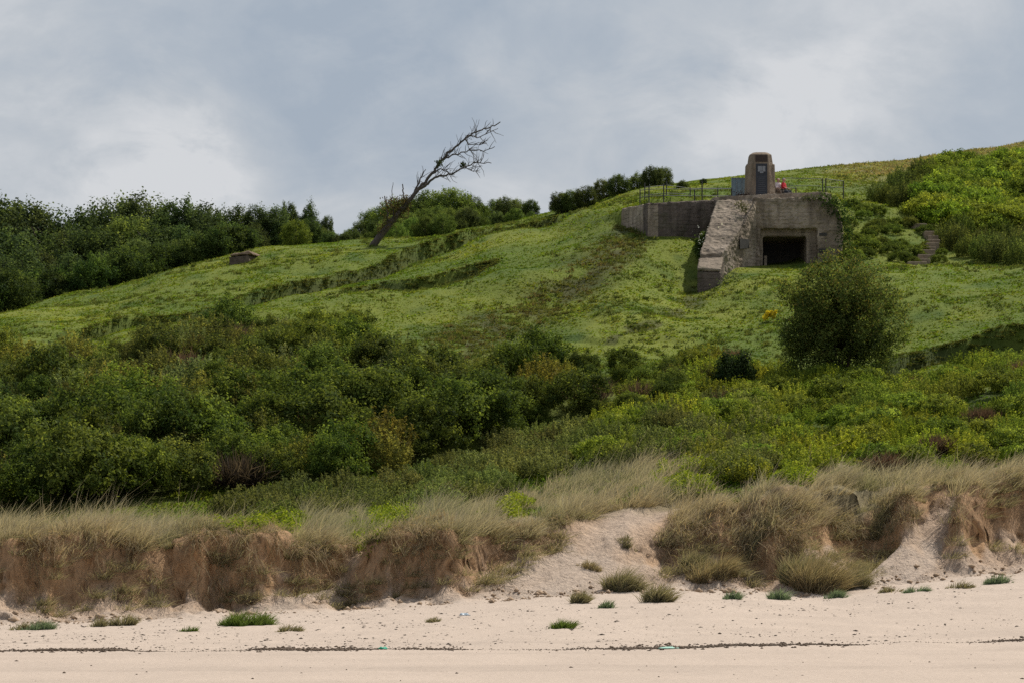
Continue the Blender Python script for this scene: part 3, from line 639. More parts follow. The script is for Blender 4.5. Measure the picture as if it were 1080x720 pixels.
# right slope: fresh green herbs and low bushes
def in_right(x, y, px, py):
    t = np.interp(px, [640, 700, 780, 860, 930, 960, 1000, 1090, 1140, 1310], [420, 388, 382, 406, 412, 404, 396, 376, 366, 340])
    return t < py < np.interp(px, MTOP[:, 0], MTOP[:, 1]) + 2 and px > np.interp(py, [380, 430, 480], [730, 650, 620]) and px < 1310
for (x, y, px, py) in scatter(280, (.02, .25), (104, 141), 1.0, in_right):
    r = random.random(); nz = fbm(x * .2, y * .2, 131, 2)
    where = 'below the large round bush' if px < 930 else 'on the slope at the right edge'
    if r < .3: add('low_bush', random.choice(low), x, y, random.uniform(.7, 1.15), 'low spreading green bush ' + where, 'bush', 'low bushes of the right slope', tj((1.15, 1.2, 1.0)))
    elif r < .975: add('tall_herb', random.choice(herb), x, y, random.uniform(.75, 1.2), 'yellow green tall weeds ' + where, 'weeds', 'tall weeds of the right slope', tj((1.1 + .5 * nz, 1.15 + .4 * nz, .9)))
    else: add('bare_brush', random.choice(brush), x, y, random.uniform(.6, .85), 'patch of brown dry stalks ' + where, 'bush', 'brown stalk patches of the right slope', tj((1.2, 1.1, 1)))
# brambles beside the steps on the right
def in_bram(x, y, px, py):
    bot = np.interp(px, [920, 960, 990, 1010, 1090, 1140, 1300], [214, 222, 240, 278, 283, 283, 281]); top = np.interp(px, [920, 950, 985, 1030, 1140], [205, 192, 178, 178, 172])
    return top + 4 < py < bot and 922 < px < 1290
for (x, y, px, py) in scatter(210, (.11, .25), (166, 215), 1.1, in_bram):
    dk = py > 250 or px < 975
    add('bramble_bush', random.choice(low if not dk else upr), x, y, random.uniform(1.3, 1.9) if not dk else random.uniform(.8, 1.1), ('dark green fern clump at the foot of the brambles by the steps' if dk else 'bright green bramble bush on the slope above the steps'), 'bush', 'ferns by the steps' if dk else 'brambles above the steps', tj((.8, .95, .9) if dk else (1.3, 1.4, 1.0)))
# ivy slope between the bunker and the steps
def in_ivy(x, y, px, py): return 892 < px < 962 and np.interp(px, [892, 962], [216, 236]) < py < 277 and py < 300 - (px - 892) * .12
for (x, y, px, py) in scatter(26, (.114, .138), (168, 186), .8, in_ivy):
    add('slope_bush', random.choice(low), x, y, random.uniform(.55, .8), 'low creeping green plant between the bunker and the steps', 'plant', 'creeping plants right of the bunker', tj((.8, .85, .85)))

# ------------------------------------------------------------------ trees
def tree_proto(kind):
    if kind == 'broad': a, b, R, n, per = (.055, .075, .022), (.16, .185, .045), (.36, .36, .5), 290, 60
    elif kind == 'tall': a, b, R, n, per = (.04, .06, .024), (.09, .12, .038), (.25, .25, .5), 200, 60
    else: a, b, R, n, per = (.075, .105, .022), (.19, .22, .042), (.42, .42, .5), 270, 60
    p, nr, idx, k = crown_pts(n, per, R, clump=(.10, .20), low=-.93, shell=(.55, 1.0)); p[:, 2] += 1.0 - p[:, 2].max()
    m = len(p); Vv, q, c = leaf_cloud(p, nr, rng.uniform(.6, 1.4, m) * .026, .65, leaf_cols(m, a, b, idx, k))
    cr = mesh_np('crown', Vv, [q], M_leaf, c, link=False).data
    paths = [([(0, 0, -.08), (.01, 0, .2), (.0, .01, .55), (.02, 0, .8)], [.026, .02, .013, .005])]
    for i in range(7):
        h = random.uniform(.2, .55); th = random.uniform(0, 6.28); r = random.uniform(.18, .3)
        paths.append(([(0, 0, h), (math.cos(th) * r * .5, math.sin(th) * r * .5, h + .12), (math.cos(th) * r, math.sin(th) * r, h + .26)], [.009, .006, .003]))
    tv, tf = tube_np(paths, 5); tr = mesh_np('trunk', tv, [tf], M_trunk, link=False, smooth=True).data
    return cr, tr
TP = {k: [tree_proto(k) for _ in range(n)] for k, n in (('broad', 4), ('tall', 2), ('light', 2))}
def tree(name, x, y, h, kind, label, group, tint, wide=1.0):
    t = empty(name, (x, y, float(G(x, y)) - .1), label, 'tree', group, random.uniform(0, 6.28)); t.scale = (h * wide, h * wide, h)
    cr, tr = random.choice(TP[kind])
    for nm, me in (('crown', cr), ('trunk', tr)):
        o = bpy.data.objects.new(nm, me); C.objects.link(o); o.parent = t; o.color = (*tint, 1)
SKY1 = np.array([(-120,200),(-40,193),(0,193),(22,197),(36,208),(45,220),(72,224),(95,213),(120,209),(150,207),(175,208),(200,213),(250,216),(300,214),(320,209),(334,211),(345,224),(358,238)], float)
def sky1(px): return float(np.interp(px, SKY1[:, 0], SKY1[:, 1]))
px = -210.
while px < 352:                                              # back row of the wood, its tops are the skyline
    Y = random.uniform(236, 246); X = (px - CX) * Y / F; top = sky1(px) + random.uniform(-3, 6); h = (zat(top, Y) - float(G(X, Y)) + .1) * (.97 if px < 35 else 1.06)
    if 30 < px < 48: lab = 'tall dark tree standing highest at the left edge of the wood'
    tall = 295 < px < 345
    tree('wood_tree', X, Y, h, 'broad', 'tall dark narrow tree at the right end of the wood' if tall else ('tall dark tree at the far left, rising above the wood' if px < 30 else 'dark green tree in the skyline of the wood left of the dead tree'),
         'narrow trees at the right end of the wood' if tall else ('tall trees at the far left' if px < 30 else 'skyline trees of the left wood'), tj((.78, .9, 1.15)), .72 if tall else 1.05)
    px += random.uniform(13, 24)
for Yb, off, dp in ((226, 22, 22), (216, 45, 24), (207, 74, 26)):
    px = -210. + random.uniform(0, 15)
    while px < 350:
        Y = Yb + random.uniform(-3, 3); X = (px - CX) * Y / F; g = float(G(X, Y)); top = sky1(max(px, 40)) + off + random.uniform(-8, 10); h = zat(top, Y) - g + .1
        if h > 2.2:
            lt = random.random() < .12
            tree('wood_tree', X, Y, h, 'light' if lt else 'broad', ('paler green tree inside the wood behind the left grass ridge' if lt else 'dark green tree in the front rows of the wood behind the left grass ridge'),
                 'paler trees of the left wood' if lt else 'front trees of the left wood', tj((.8, .92, 1.15), .34), 1.15)
        px += random.uniform(.7, 1.2) * dp
tree('pale_tree', *(lambda Y: ((312 - CX) * Y / F, Y))(203.), zat(229, 203) - float(G((312 - CX) * 203 / F, 203.)), 'light', 'fresh green rounded tree in front of the dark narrow trees right of the wood', None, (1.05, 1.1, .95), 1.3)
# understorey at the wood's edge
px = -200.
while px < 262:
    Y = float(np.interp(px, [-200, 0, 150, 300], [190, 197, 203, 205])) + random.uniform(-2, 2); X = (px - CX) * Y / F
    add('edge_bush', random.choice(broad), X, Y, random.uniform(1.3, 2.0), 'dark low bush along the edge of the left wood', 'bush', 'bushes along the edge of the left wood', tj((.6, .72, .85)))
    px += random.uniform(11, 20)
# second wood behind the dead tree
SKY2 = np.array([(335,238),(345,244),(362,248),(372,238),(385,226),(400,217),(420,212),(440,209),(455,206),(470,202),(485,206),(500,211),(512,214),(530,212),(545,206),(560,211),(575,213),(590,210),(605,214),(620,218),(640,222),(665,216)], float)
for Yb, off, dp in ((236, 0, 15), (222, 13, 16), (210, 24, 16)):
    px = 338. + random.uniform(0, 6)
    while px < 668:
        Y = Yb + random.uniform(-3, 3); X = (px - CX) * Y / F; g = float(G(X, Y)); top = float(np.interp(px, SKY2[:, 0], SKY2[:, 1])) + off + random.uniform(-2, 5); h = (zat(top, Y) - g + .1) * 1.16
        if h > .9:
            tree('ridge_tree', X, Y, h, 'light' if random.random() < .6 else 'broad', 'leafy green tree on the skyline between the dead tree and the bunker' if off == 0 else 'smaller leafy tree in front of the skyline trees right of the dead tree',
                 'skyline trees right of the dead tree' if off == 0 else 'smaller trees right of the dead tree', tj((.85, .95, 1.1)), 1.3 if h < 6 else 1.05)
        px += random.uniform(.7, 1.25) * dp
for a_, b_ in ((350, 243), (357, 246), (364, 245), (371, 240)):
    Y_ = 208 + random.uniform(-3, 3); X_ = (a_ - CX) * Y_ / F; tree('ridge_tree', X_, Y_, zat(b_, Y_) - float(G(X_, Y_)) + .1, 'broad', 'low tree filling the dip in the skyline just left of the dead tree', 'low trees left of the dead tree', tj((.85, .95, 1.1)), 1.5)
# dark clump left of the railing
for (cx, top, w) in ((592, 211, 1.0), (603, 207, 1.0), (618, 196, 1.1), (636, 190, 1.2), (652, 186, 1.2), (672, 184, 1.2), (688, 183, 1.3), (698, 192, 1.2)):
    Y = 206 + random.uniform(-4, 4); X = (cx - CX) * Y / F; g = float(G(X, Y)); h = max(1.6, zat(top, Y) - g + .1) * 1.06
    tree('clump_tree', X, Y, h, 'broad', 'dark bushy tree in the rounded clump behind the left end of the railing', 'trees of the clump behind the railing', tj((.95, .98, 1.1)), 1.45)
for (cx, top, lab) in ((720, 189, 'small thin dark tree just right of the rounded clump, behind the railing'), (742, 188, 'small windswept tree leaning left, beside the blue grey panel behind the railing')):
    Y = 200.; X = (cx - CX) * Y / F; g = float(G(X, Y)); h = zat(top, Y) - g + .1
    tree('small_tree', X, Y, h, 'tall' if cx > 730 else 'broad', lab, None, (1.0, 1.05, 1.25), 2.0)

# leaning dead tree
Yt = 191.0
def zp(zx, zy, dy=0): return P(340 + zx / 4.236, 110 + zy / 4.236, Yt + dy)
k = Yt / F / 4.236
gx = P(340 + 215 / 4.236, 0, Yt)[0]
dt = empty('dead_tree', (0, 0, 0), 'bare dead tree leaning to the right on the grass ridge skyline', 'tree'); 
def limb(nm, pts, r0, r1, dy0=0, dy1=0, seg=7, extra=None, mat=M_bark, lab=None):
    n = len(pts); P3 = [zp(x, y, dy0 + (dy1 - dy0) * i / max(1, n - 1)) for i, (x, y) in enumerate(pts)]
    # refine with small kinks
    out = []; rad = []
    for i in range(n - 1):
        for s in range(4):
            t = s / 4; out.append(P3[i] * (1 - t) + P3[i + 1] * t + (rng.normal(0, .035, 3) if (i or s) else 0)); rad.append((r0 + (r1 - r0) * ((i + t) / (n - 1)) ** .8) * k)
    out.append(P3[-1]); rad.append(r1 * k)
    paths = [(np.array(out), np.array(rad))] + (extra or [])
    v, f = tube_np(paths, seg); o = mesh_np(nm, v, [f], mat, parent=dt, smooth=True); 
    if lab: o['label'] = lab
    return out, rad
trunk_pts = [(190, 700), (205, 665), (240, 612), (285, 552), (330, 502), (370, 455), (405, 410), (430, 378)]
roots = []
for (ax, ay, dy) in ((165, 690, -.5), (180, 700, .6), (245, 672, -.5), (262, 655, .3), (215, 690, -.9)):
    roots.append((np.array([zp(222, 640), zp((222 + ax) / 2, (645 + ay) / 2, dy * .4), zp(ax, ay + 12, dy)]), np.array([.22, .16, .05])))
limb('trunk', trunk_pts, 21, 7.5, seg=9, extra=roots)
branches = [
  ([(428, 380), (465, 345), (500, 300), (520, 265), (560, 220), (610, 180), (650, 145), (700, 118), (750, 105), (795, 80)], 7.5, 2.2, 0, 1.5),
  ([(430, 380), (465, 358), (490, 335), (540, 320), (590, 310), (640, 280), (690, 260), (755, 264)], 7, 1.6, 0, -1.5),
  ([(518, 268), (540, 243), (570, 235), (620, 215), (660, 205), (720, 212), (770, 190)], 4.5, 1.5, .4, 1.2),
  ([(495, 310), (520, 292), (550, 298), (590, 316)], 4, 1.6, 0, -.8),
  ([(405, 408), (425, 360), (440, 325), (462, 292)], 5, 1.5, 0, .8),
  ([(640, 152), (650, 180), (690, 182), (735, 178)], 3, 1.2, .8, .2),
  ([(640, 280), (665, 298), (705, 305)], 2.5, 1.0, -1, -1.6),
  ([(655, 142), (690, 150), (740, 130), (785, 108)], 2.8, 1.1, 1, 1.8),
]
def twigs(out, rad, n, lo=.25):
    ex = []; m = len(out)
    for _ in range(n):
        i = random.randint(int(m * lo), m - 2); p0 = np.array(out[i]); d = np.array(out[i + 1]) - p0; d /= np.linalg.norm(d) + 1e-9
        dr = unit(d * random.uniform(.2, .9) + np.array([random.uniform(-.25, .5), random.uniform(-.5, .5), random.choice([1, 1, 1, -.6]) * random.uniform(.5, 1.2)]))
        L = random.uniform(.35, 1.15); ps = [p0]; 
        for s in range(3): dr = unit(dr + rng.normal(0, .22, 3)); ps.append(ps[-1] + dr * L / 3)
        ex.append((np.array(ps), np.array([.022, .018, .013, .008])))
        if random.random() < .6:
            q = [ps[1]]; dr2 = unit(dr + rng.normal(0, .6, 3))
            for s in range(2): q.append(q[-1] + dr2 * L / 4)
            ex.append((np.array(q), np.array([.014, .011, .007])))
    return ex
for pts, r0, r1, d0, d1 in branches:
    st = rng.bit_generator.state
    n = len(pts); P3 = [zp(x, y, d0 + (d1 - d0) * i / (n - 1)) for i, (x, y) in enumerate(pts)]
    dense = [P3[i] * (1 - s / 4) + P3[i + 1] * s / 4 for i in range(n - 1) for s in range(4)]
    limb('branch', pts, r0, r1, d0, d1, 6, twigs(dense, None, int(len(pts) * 2.6)))
for pts, r0, r1 in (([(292, 530), (292, 500), (286, 450), (278, 412)], 5, 2.5), ([(320, 505), (300, 440), (313, 400), (316, 350)], 3.2, 1), ([(385, 440), (366, 415), (358, 385), (358, 358)], 4, 2.4)):
    limb('broken_stub', pts, r0, r1, 0, .3, 6)
pts = []
for (a, b, w, n) in ((300, 520, 18, 220), (345, 470, 24, 420), (365, 440, 20, 300), (270, 560, 14, 160), (300, 455, 26, 200)):
    pts += [zp(a + np.clip(rng.normal(0, w), -1.6 * w, 1.6 * w), b + np.clip(rng.normal(0, w), -1.6 * w, 1.6 * w), rng.normal(0, .25)) for _ in range(n)]
pts = np.array(pts); n = len(pts)
v, q, c = leaf_cloud(pts, unit(rng.normal(0, 1, (n, 3)) + [0, 0, .5]), rng.uniform(.1, .22, n), .5, (np.array([.07, .075, .03]) + rng.random((n, 1)) * np.array([.07, .02, .01])) * rng.uniform(.7, 1.2, (n, 1)))
mesh_np('brown_shoots', v, [q], M_leaf, c, parent=dt)
for (a, b, w) in ((521, 267, 9), (627, 272, 8)):
    pts = np.array([zp(a + rng.normal(0, w), b + rng.normal(0, w), rng.normal(0, .12)) for _ in range(160)]); n = 160
    v, q, c = leaf_cloud(pts, unit(rng.normal(0, 1, (n, 3))), rng.uniform(.08, .18, n), .5, np.array([.045, .06, .025]) * rng.uniform(.7, 1.2, (n, 1)))
    mesh_np('ivy', v, [q], M_leaf, c, parent=dt)

# big round bush on the slope below the bunker
def big_bush():
    X, Y = ground_hit(884, 399); z = float(G(X, Y)); s = Y / F
    t = empty('round_bush', (X, Y, z - .1), 'large round dark green bush with yellowish tips on the slope below the bunker', 'bush')
    R = (67 * s, 60 * s, 65 * s)
    p, nr, idx, kk = crown_pts(640, 125, R, clump=(.07, .18), low=-.95, shell=(.3, 1.06)); p[:, 2] -= p[:, 2].min() - .15
    zn = np.clip(p[:, 2] / R[2] - 1, -1, 1); f_ = np.where(zn < 0, np.minimum(2.2, .95 / np.sqrt(1 - zn ** 2 + .06)) * (1 - .22 * zn ** 2), 1.0); p[:, :2] *= f_[:, None]; p[:, 2] = np.maximum(p[:, 2], .05)
    q0 = p.copy(); p[:, 0] *= 1 + .12 * fbm(q0[:, 1] * .35 + 3, q0[:, 2] * .42, 171, 3); p[:, 2] *= 1 + .09 * fbm(q0[:, 0] * .5 + 1, q0[:, 1] * .5, 173, 3); p[:, 0] += .05 * p[:, 2]
    hole = fbm(p[:, 0] * .9, p[:, 2] * .9 + p[:, 1] * .3, 175, 3) > -.5; p, nr, idx = p[hole], nr[hole], idx[hole]
    up = np.clip(p[:, 2] / (2 * R[2]), 0, 1); m = len(p)
    col = leaf_cols(m, (.06, .09, .024), (.16, .20, .045), idx, kk)
    tipm = (rng.random(m) < .28 * up ** 1.5)[:, None]; col = np.where(tipm, np.array([.19, .17, .045]) * rng.uniform(.7, 1.2, (m, 1)), col)
    v, q, c = leaf_cloud(p, nr, rng.uniform(.6, 1.3, m) * .14, .42, col); mesh_np('foliage', v, [q], M_leaf, c, parent=t)
    paths = []
    for i in range(9):
        th = random.uniform(0, 6.28); r = random.uniform(.5, 1.7)
        paths.append(([(math.cos(th) * .15, math.sin(th) * .15, -.2), (math.cos(th) * r * .5, math.sin(th) * r * .5, 1.2), (math.cos(th) * r, math.sin(th) * r, 3.2)], [.08, .06, .02]))
    v, f = tube_np(paths, 6); mesh_np('stem', v, [f], M_trunk, parent=t, smooth=True)
big_bush()
def patch_bush(name, px, py, w, h, dens, size, a, b, label, cat, group=None, y0=None, low_=-.2, lump=(.2, .34), Y=None):
    if Y is None: X, Y = ground_hit(px, py, y0)
    else: X = (px - CX) * Y / F
    z = float(G(X, Y)); s = Y / F; R = (w * .5 * s, max(.35, w * (.75 if name == 'leafy_patch' else .4) * s), h * (.5 if name == 'leafy_patch' else .55) * s)
    p, nr, idx, kk = crown_pts(dens, 70, R, flat=.2, clump=lump, low=low_); m = len(p)
    gz = G(p[:, 0] + X, p[:, 1] + Y) - z; p[:, 2] += gz
    v, q, c = leaf_cloud(p, nr, rng.uniform(.6, 1.3, m) * size, .6, leaf_cols(m, a, b, idx, kk))
    o = mesh_np(name, v, [q], M_leaf, c); o.location = (X, Y, z - .05); return tag(o, label, cat, group)
patch_bush('arched_bush', 775, 408, 46, 40, 60, .13, (.025, .045, .014), (.05, .075, .02), 'dark arched bush left of the large round bush', 'bush')
patch_bush('flowering_bush', 744, 274, 22, 30, 40, .13, (.05, .085, .02), (.09, .13, .03), 'small bush with white blossom against the sloping wing of the bunker', 'bush', Y=168.6)
X, Y = (745 - CX) * 168.3 / F, 168.3
n = 70; p = np.stack([X + rng.normal(0, .3, n), Y - .35 + rng.normal(0, .15, n), zat(254, 168.3) + rng.normal(0, .42, n)], 1)
fl = bpy.data.objects['flowering_bush']
v, q, c = leaf_cloud(p - np.array(fl.location), unit(rng.normal(0, 1, (n, 3)) + [0, -1, 1]), rng.uniform(.06, .12, n), .8, np.ones((n, 1)) * np.array([.7, .7, .62])); mesh_np('blossom', v, [q], M_leaf, c, parent=fl)
patch_bush('gorse_bush', 812, 341, 14, 14, 20, .09, (.36, .30, .02), (.62, .50, .03), 'small yellow flowering bush at the left side of the large round bush', 'bush')
for (px, py, w, h), lab in zip(PATCH, ('bright yellow green leafy patch on the left part of the dune crest', 'bright yellow green leafy patch on the dune crest left of the middle', 'smallest yellow green leafy patch, on the crest above the bare sand', 'largest bright yellow green leafy patch, in the middle of the dune grass', 'thin yellow green leafy patch in the grass right of the largest one')):
    g_ = np.array([ground_hit(px + dx, py + dy) for dx in (-w / 2, 0, w / 2) for dy in (-h / 2, h / 2)]); x0, x1, y0, y1 = g_[:, 0].min(), g_[:, 0].max(), g_[:, 1].min() - .5, g_[:, 1].max() + .9; n = int(w * h * 3.2)
    r = np.sqrt(rng.random(n * 2)); th = rng.uniform(0, 6.28, n * 2); x = (x0 + x1) / 2 + r * np.cos(th) * (x1 - x0) / 2; y = (y0 + y1) / 2 + r * np.sin(th) * (y1 - y0) / 2
    q_ = fbm(x * 1.6, y * 1.3, 161, 3); kp = np.argsort(-(q_ - r * .45))[:n]; x, y, q_, r = x[kp], y[kp], q_[kp], r[kp]; n = len(x)
    z = G(x, y) + (.12 + .75 * np.clip(q_ + .35, 0, 1) * (1 - .5 * r)) * rng.uniform(.45, 1.05, n)
    p = np.stack([x, y, z], 1); c0 = np.array([(x0 + x1) / 2, (y0 + y1) / 2, float(G((x0 + x1) / 2, (y0 + y1) / 2))])
    v, q, c = leaf_cloud(p - c0, unit(rng.normal(0, .7, (n, 3)) + [0, -.1, .9]), rng.uniform(.6, 1.3, n) * .095, .65, leaf_cols(n, (.14, .20, .014), (.27, .31, .03), (rng.random(n) * 12).astype(int), 12))
    o = mesh_np('leafy_patch', v, [q], M_leaf, c); o.location = c0; tag(o, lab, 'plant', 'bright leafy patches on the dune')

# tufts of grass standing apart on the sand
def tuft(px, py, w, h, kind, label, n=None):
    X, Y = ground_hit(px, py); s = Y / F; n = n or int(w * h * .75) + 90
    r = np.sqrt(rng.random(n * 3)); th = rng.uniform(0, 6.28, n * 3); q_ = fbm(r * np.cos(th) * 2.2 + px, r * np.sin(th) * 2.2 + py, 7, 3); kp = np.argsort(-(q_ - r * .5 + rng.normal(0, .12, n * 3)))[:n]; r, th = r[kp] * rng.uniform(.8, 1.15), th[kp]; bx = r * np.cos(th) * w * .42 * s; by = r * np.sin(th) * w * .3 * s
    bz = G(X + bx, Y + by); z0 = float(G(X, Y)); base = np.stack([bx, by, bz - z0 - .03], 1)
    d = unit(np.stack([bx / (w * s) * 1.3 + rng.normal(.1, .3, n), by / (w * s) + rng.normal(-.05, .3, n), np.ones(n)], 1))
    L = rng.uniform(.35, 1.1, n) * h * s * (1.08 - .75 * r ** 2); wd = rng.uniform(.012, .024, n); bend = np.stack([rng.normal(.2, .2, n), rng.normal(-.1, .15, n), -rng.uniform(.05, .4, n)], 1)
    if kind == 'green': c = np.array([.10, .16, .03]) * rng.uniform(.7, 1.35, (n, 1))
    elif kind == 'blue': c = np.array([.14, .2, .13]) * rng.uniform(.7, 1.3, (n, 1))
    elif kind == 'olive': c = marram_cols(n, np.full(n, .15)) * .85
    else: c = marram_cols(n, np.full(n, .6)); 
    o = blades('grass_tuft', base, d, L, wd, bend, c, M_marram, tipcol=c * .7 + np.array([.2, .18, .09]) * .3); o.location = (X, Y, z0)
    return tag(o, label, 'grass tuft', 'grass tufts standing on the sand')
for a in ((593, 663, 44, 16, 'green', 'bright green flat tuft standing alone on the open beach sand'),
          (260, 660, 78, 24, 'green', 'wide green tuft at the foot of the left dune'),
          (200, 666, 26, 10, 'green', 'tiny low green tuft left of the wide green one'),
          (305, 666, 38, 12, 'olive', 'short pale tuft right of the wide green one at the left dune foot'),
          (130, 660, 36, 20, 'olive', 'pale upright tuft on the sand cone at the left'),
          (105, 661, 30, 16, 'olive', 'small straw tuft beside the pale upright one at the left'),
          (42, 664, 52, 16, 'blue', 'low grey green tuft at the far left dune foot'),
          (20, 664, 30, 14, 'olive', 'olive tuft at the left edge of the beach'),
          (457, 656, 22, 10, 'olive', 'little tuft on the sand in the middle, beside the pale blue scrap'),
          (609, 636, 30, 20, 'olive', 'small olive tuft left of the grass mounds on the middle sand slope'),
          (655, 625, 50, 36, 'olive', 'tall olive tuft on the middle sand slope'),
          (642, 641, 26, 14, 'blue', 'bluish tuft at the foot of the tall olive tuft'),
          (690, 635, 50, 28, 'olive', 'broad olive tuft right of the tall one on the middle sand slope'),
          (750, 612, 62, 38, 'brown', 'brownish tuft mound on the sand slope right of the middle'),
          (735, 600, 40, 26, 'olive', 'olive tuft above the brownish mound right of the middle'),
          (862, 628, 64, 54, 'brown', 'large brown grass mound slumped at the dune foot on the right'),
          (835, 618, 46, 40, 'olive', 'olive tuft leaning against the left of the large brown mound'),
          (895, 620, 46, 34, 'olive', 'olive tuft leaning against the right of the large brown mound'),
          (880, 631, 32, 14, 'blue', 'bluish grey tuft in front of the large brown mound'),
          (822, 632, 34, 18, 'blue', 'bluish tuft at the left foot of the large brown mound'),
          (772, 632, 28, 14, 'blue', 'small bluish tuft on bare sand left of the large brown mound'),
          (966, 624, 36, 12, 'blue', 'low bluish tuft at the dune foot on the right'),
          (938, 624, 30, 12, 'olive', 'thin pale tuft left of the low bluish one on the right'),
          (1012, 620, 36, 12, 'olive', 'thin olive tuft right of the low bluish one'),
          (1052, 615, 40, 16, 'blue', 'bluish tuft at the right edge of the dune foot'),
          (800, 575, 50, 30, 'olive', 'olive tuft hanging halfway up the dune bank on the right'),
          (930, 560, 56, 34, 'olive', 'greyish green tuft halfway up the bank near the right edge'),
          (660, 575, 26, 12, 'olive', 'sparse tuft in the sandy gap'),
          (620, 600, 30, 14, 'brown', 'thin brown tuft at the left side of the sandy gap')):
    tuft(*a)

# ------------------------------------------------------------------ things lying on the beach
def debris(name, X, Y, size, mat, label, cat, flat=.45, strand=0.):
    n = len(X); Z = G(X, Y)
    base = np.array([(1, 0, 0), (-1, 0, 0), (0, 1, 0), (0, -1, 0), (0, 0, 1), (0, 0, -1)], float)
    fc = np.array([(0, 2, 4), (2, 1, 4), (1, 3, 4), (3, 0, 4), (2, 0, 5), (1, 2, 5), (3, 1, 5), (0, 3, 5)])
    s = size[:, None, None] * (base[None] * np.array([1, .6, flat]) * rng.uniform(.6, 1.3, (n, 6, 1)))
    th = rng.uniform(0, 6.28, n) if not strand else rng.normal(0, strand, n); c, sn = np.cos(th)[:, None], np.sin(th)[:, None]
    x = s[..., 0] * c - s[..., 1] * sn; y = s[..., 0] * sn + s[..., 1] * c
    v = np.stack([x + X[:, None], y + Y[:, None], s[..., 2] + Z[:, None] + size[:, None] * flat * .3], -1).reshape(-1, 3)
    f = (np.arange(n)[:, None, None] * 6 + fc[None]).reshape(-1, 3)
    return tag(mesh_np(name, v, [f], mat), label, cat, None, 'stuff')
wl = np.array([ground_hit(x, y)[1] for x, y in ((-40, 696), (0, 695), (120, 692), (260, 690), (400, 688), (520, 685), (650, 684), (800, 681), (900, 680), (980, 677), (1080, 675), (1130, 674))])
wx = np.array([-40, 0, 120, 260, 400, 520, 650, 800, 900, 980, 1080, 1130.])
n = 7000; px = rng.uniform(-40, 1130, n); Y = np.interp(px, wx, wl); X = (px - CX) * Y / F
clus = sstep(-.25, .5, fbm(X * .45, X * 0, 141, 3)); keep = rng.random(n) < .25 + .75 * clus; X, Y, clus = X[keep], Y[keep], clus[keep]
Y = Y + fbm(X * .5, X * 0, 143, 3) * .55 + rng.normal(0, .13, len(X)) * (.6 + clus) + np.where(rng.random(len(X)) < .28, rng.normal(.2, .6, len(X)), 0)
debris('seaweed', X, Y, rng.uniform(.012, .055, len(X)) * (.4 + .8 * clus), M_kelp, 'thin dark line of dried seaweed along the high water mark', 'seaweed', .5, .5)
n = 16000; Y = rng.uniform(57, 93, n); X = rng.uniform(-.19, .19, n) * Y; _, yf, yc, gul = footcrest(X, Y); px = PX(X, Y)
dn = fbm(X * .35, Y * .25, 145, 3) + .35 * sstep(500, 100, px) * (Y > 66)
keep = (Y < yf - .2) & (Y > np.interp(px, wx, wl) + .2) & (dn > rng.uniform(-.4, .9, n)); X, Y = X[keep], Y[keep]
sz = rng.gamma(1.5, .013, len(X)); debris('beach_debris', X, Y, np.clip(sz, .006, .09), M_scrap, 'scattered dark pebbles and dry scraps on the upper beach', 'debris', .28)
n = 2600; X = rng.uniform(-19, 19, n); _, yf, yc, gul = footcrest(X, X * 0 + 92); Y = yf + rng.normal(-.1, .7, n); keep = fbm(X * .8, Y * .8, 147, 2) > -.05; X, Y = X[keep], Y[keep]
debris('sand_clods', X, Y, np.clip(rng.gamma(1.6, .03, len(X)), .015, .2), principled('clod_sand', (.33, .235, .155), .95, 8, .3), 'crumbled lumps of brown sand at the dune foot', 'sand lumps', .6)
n = 90; Y = rng.uniform(44, 58, n); X = rng.uniform(-.19, .19, n) * Y; debris('beach_pebbles', X, Y, np.clip(rng.gamma(2, .011, n), .01, .05), M_kelp, 'few small dark pebbles on the smooth lower beach', 'pebbles', .4)
def scrap(name, px, py, w, h, mat, label, cat, seed):
    X, Y = ground_hit(px, py); s = Y / F; g = 9; r = np.random.default_rng(seed)
    u, v = np.meshgrid(np.linspace(-.5, .5, g), np.linspace(-.5, .5, g)); x = u * w * s + r.normal(0, .04 * w * s, u.shape); y = v * w * .7 * s + r.normal(0, .04 * w * s, u.shape)
    z = np.maximum(.01, (h * s) * (.55 + .5 * fbm(u * 3 + seed, v * 3, seed, 2)) * np.clip(1.2 - 2.0 * np.maximum(abs(u), abs(v)), 0.05, 1))
    vv = np.stack([x, y, z], -1).reshape(-1, 3); i, j = np.meshgrid(np.arange(g - 1), np.arange(g - 1), indexing='ij')
    q = np.stack([i * g + j, i * g + j + 1, (i + 1) * g + j + 1, (i + 1) * g + j], -1).reshape(-1, 4)
    o = mesh_np(name, vv, [q], mat); o.location = (X, Y, float(G(X, Y)) + .01); sm = o.modifiers.new('thick', 'SOLIDIFY'); sm.thickness = .012; return tag(o, label, cat)
scrap('plastic_scrap', 404, 686, 9, 5, M_teal, 'crumpled bright green plastic scrap on the seaweed line', 'litter', 3)
scrap('net_scrap', 706, 686, 22, 3, M_paleteal, 'pale green netting scrap beside the seaweed line', 'litter', 5)
scrap('plastic_sheet', 490, 649, 11, 4, M_bluegrey, 'pale blue plastic scrap lying on the sand below the dune', 'litter', 8)

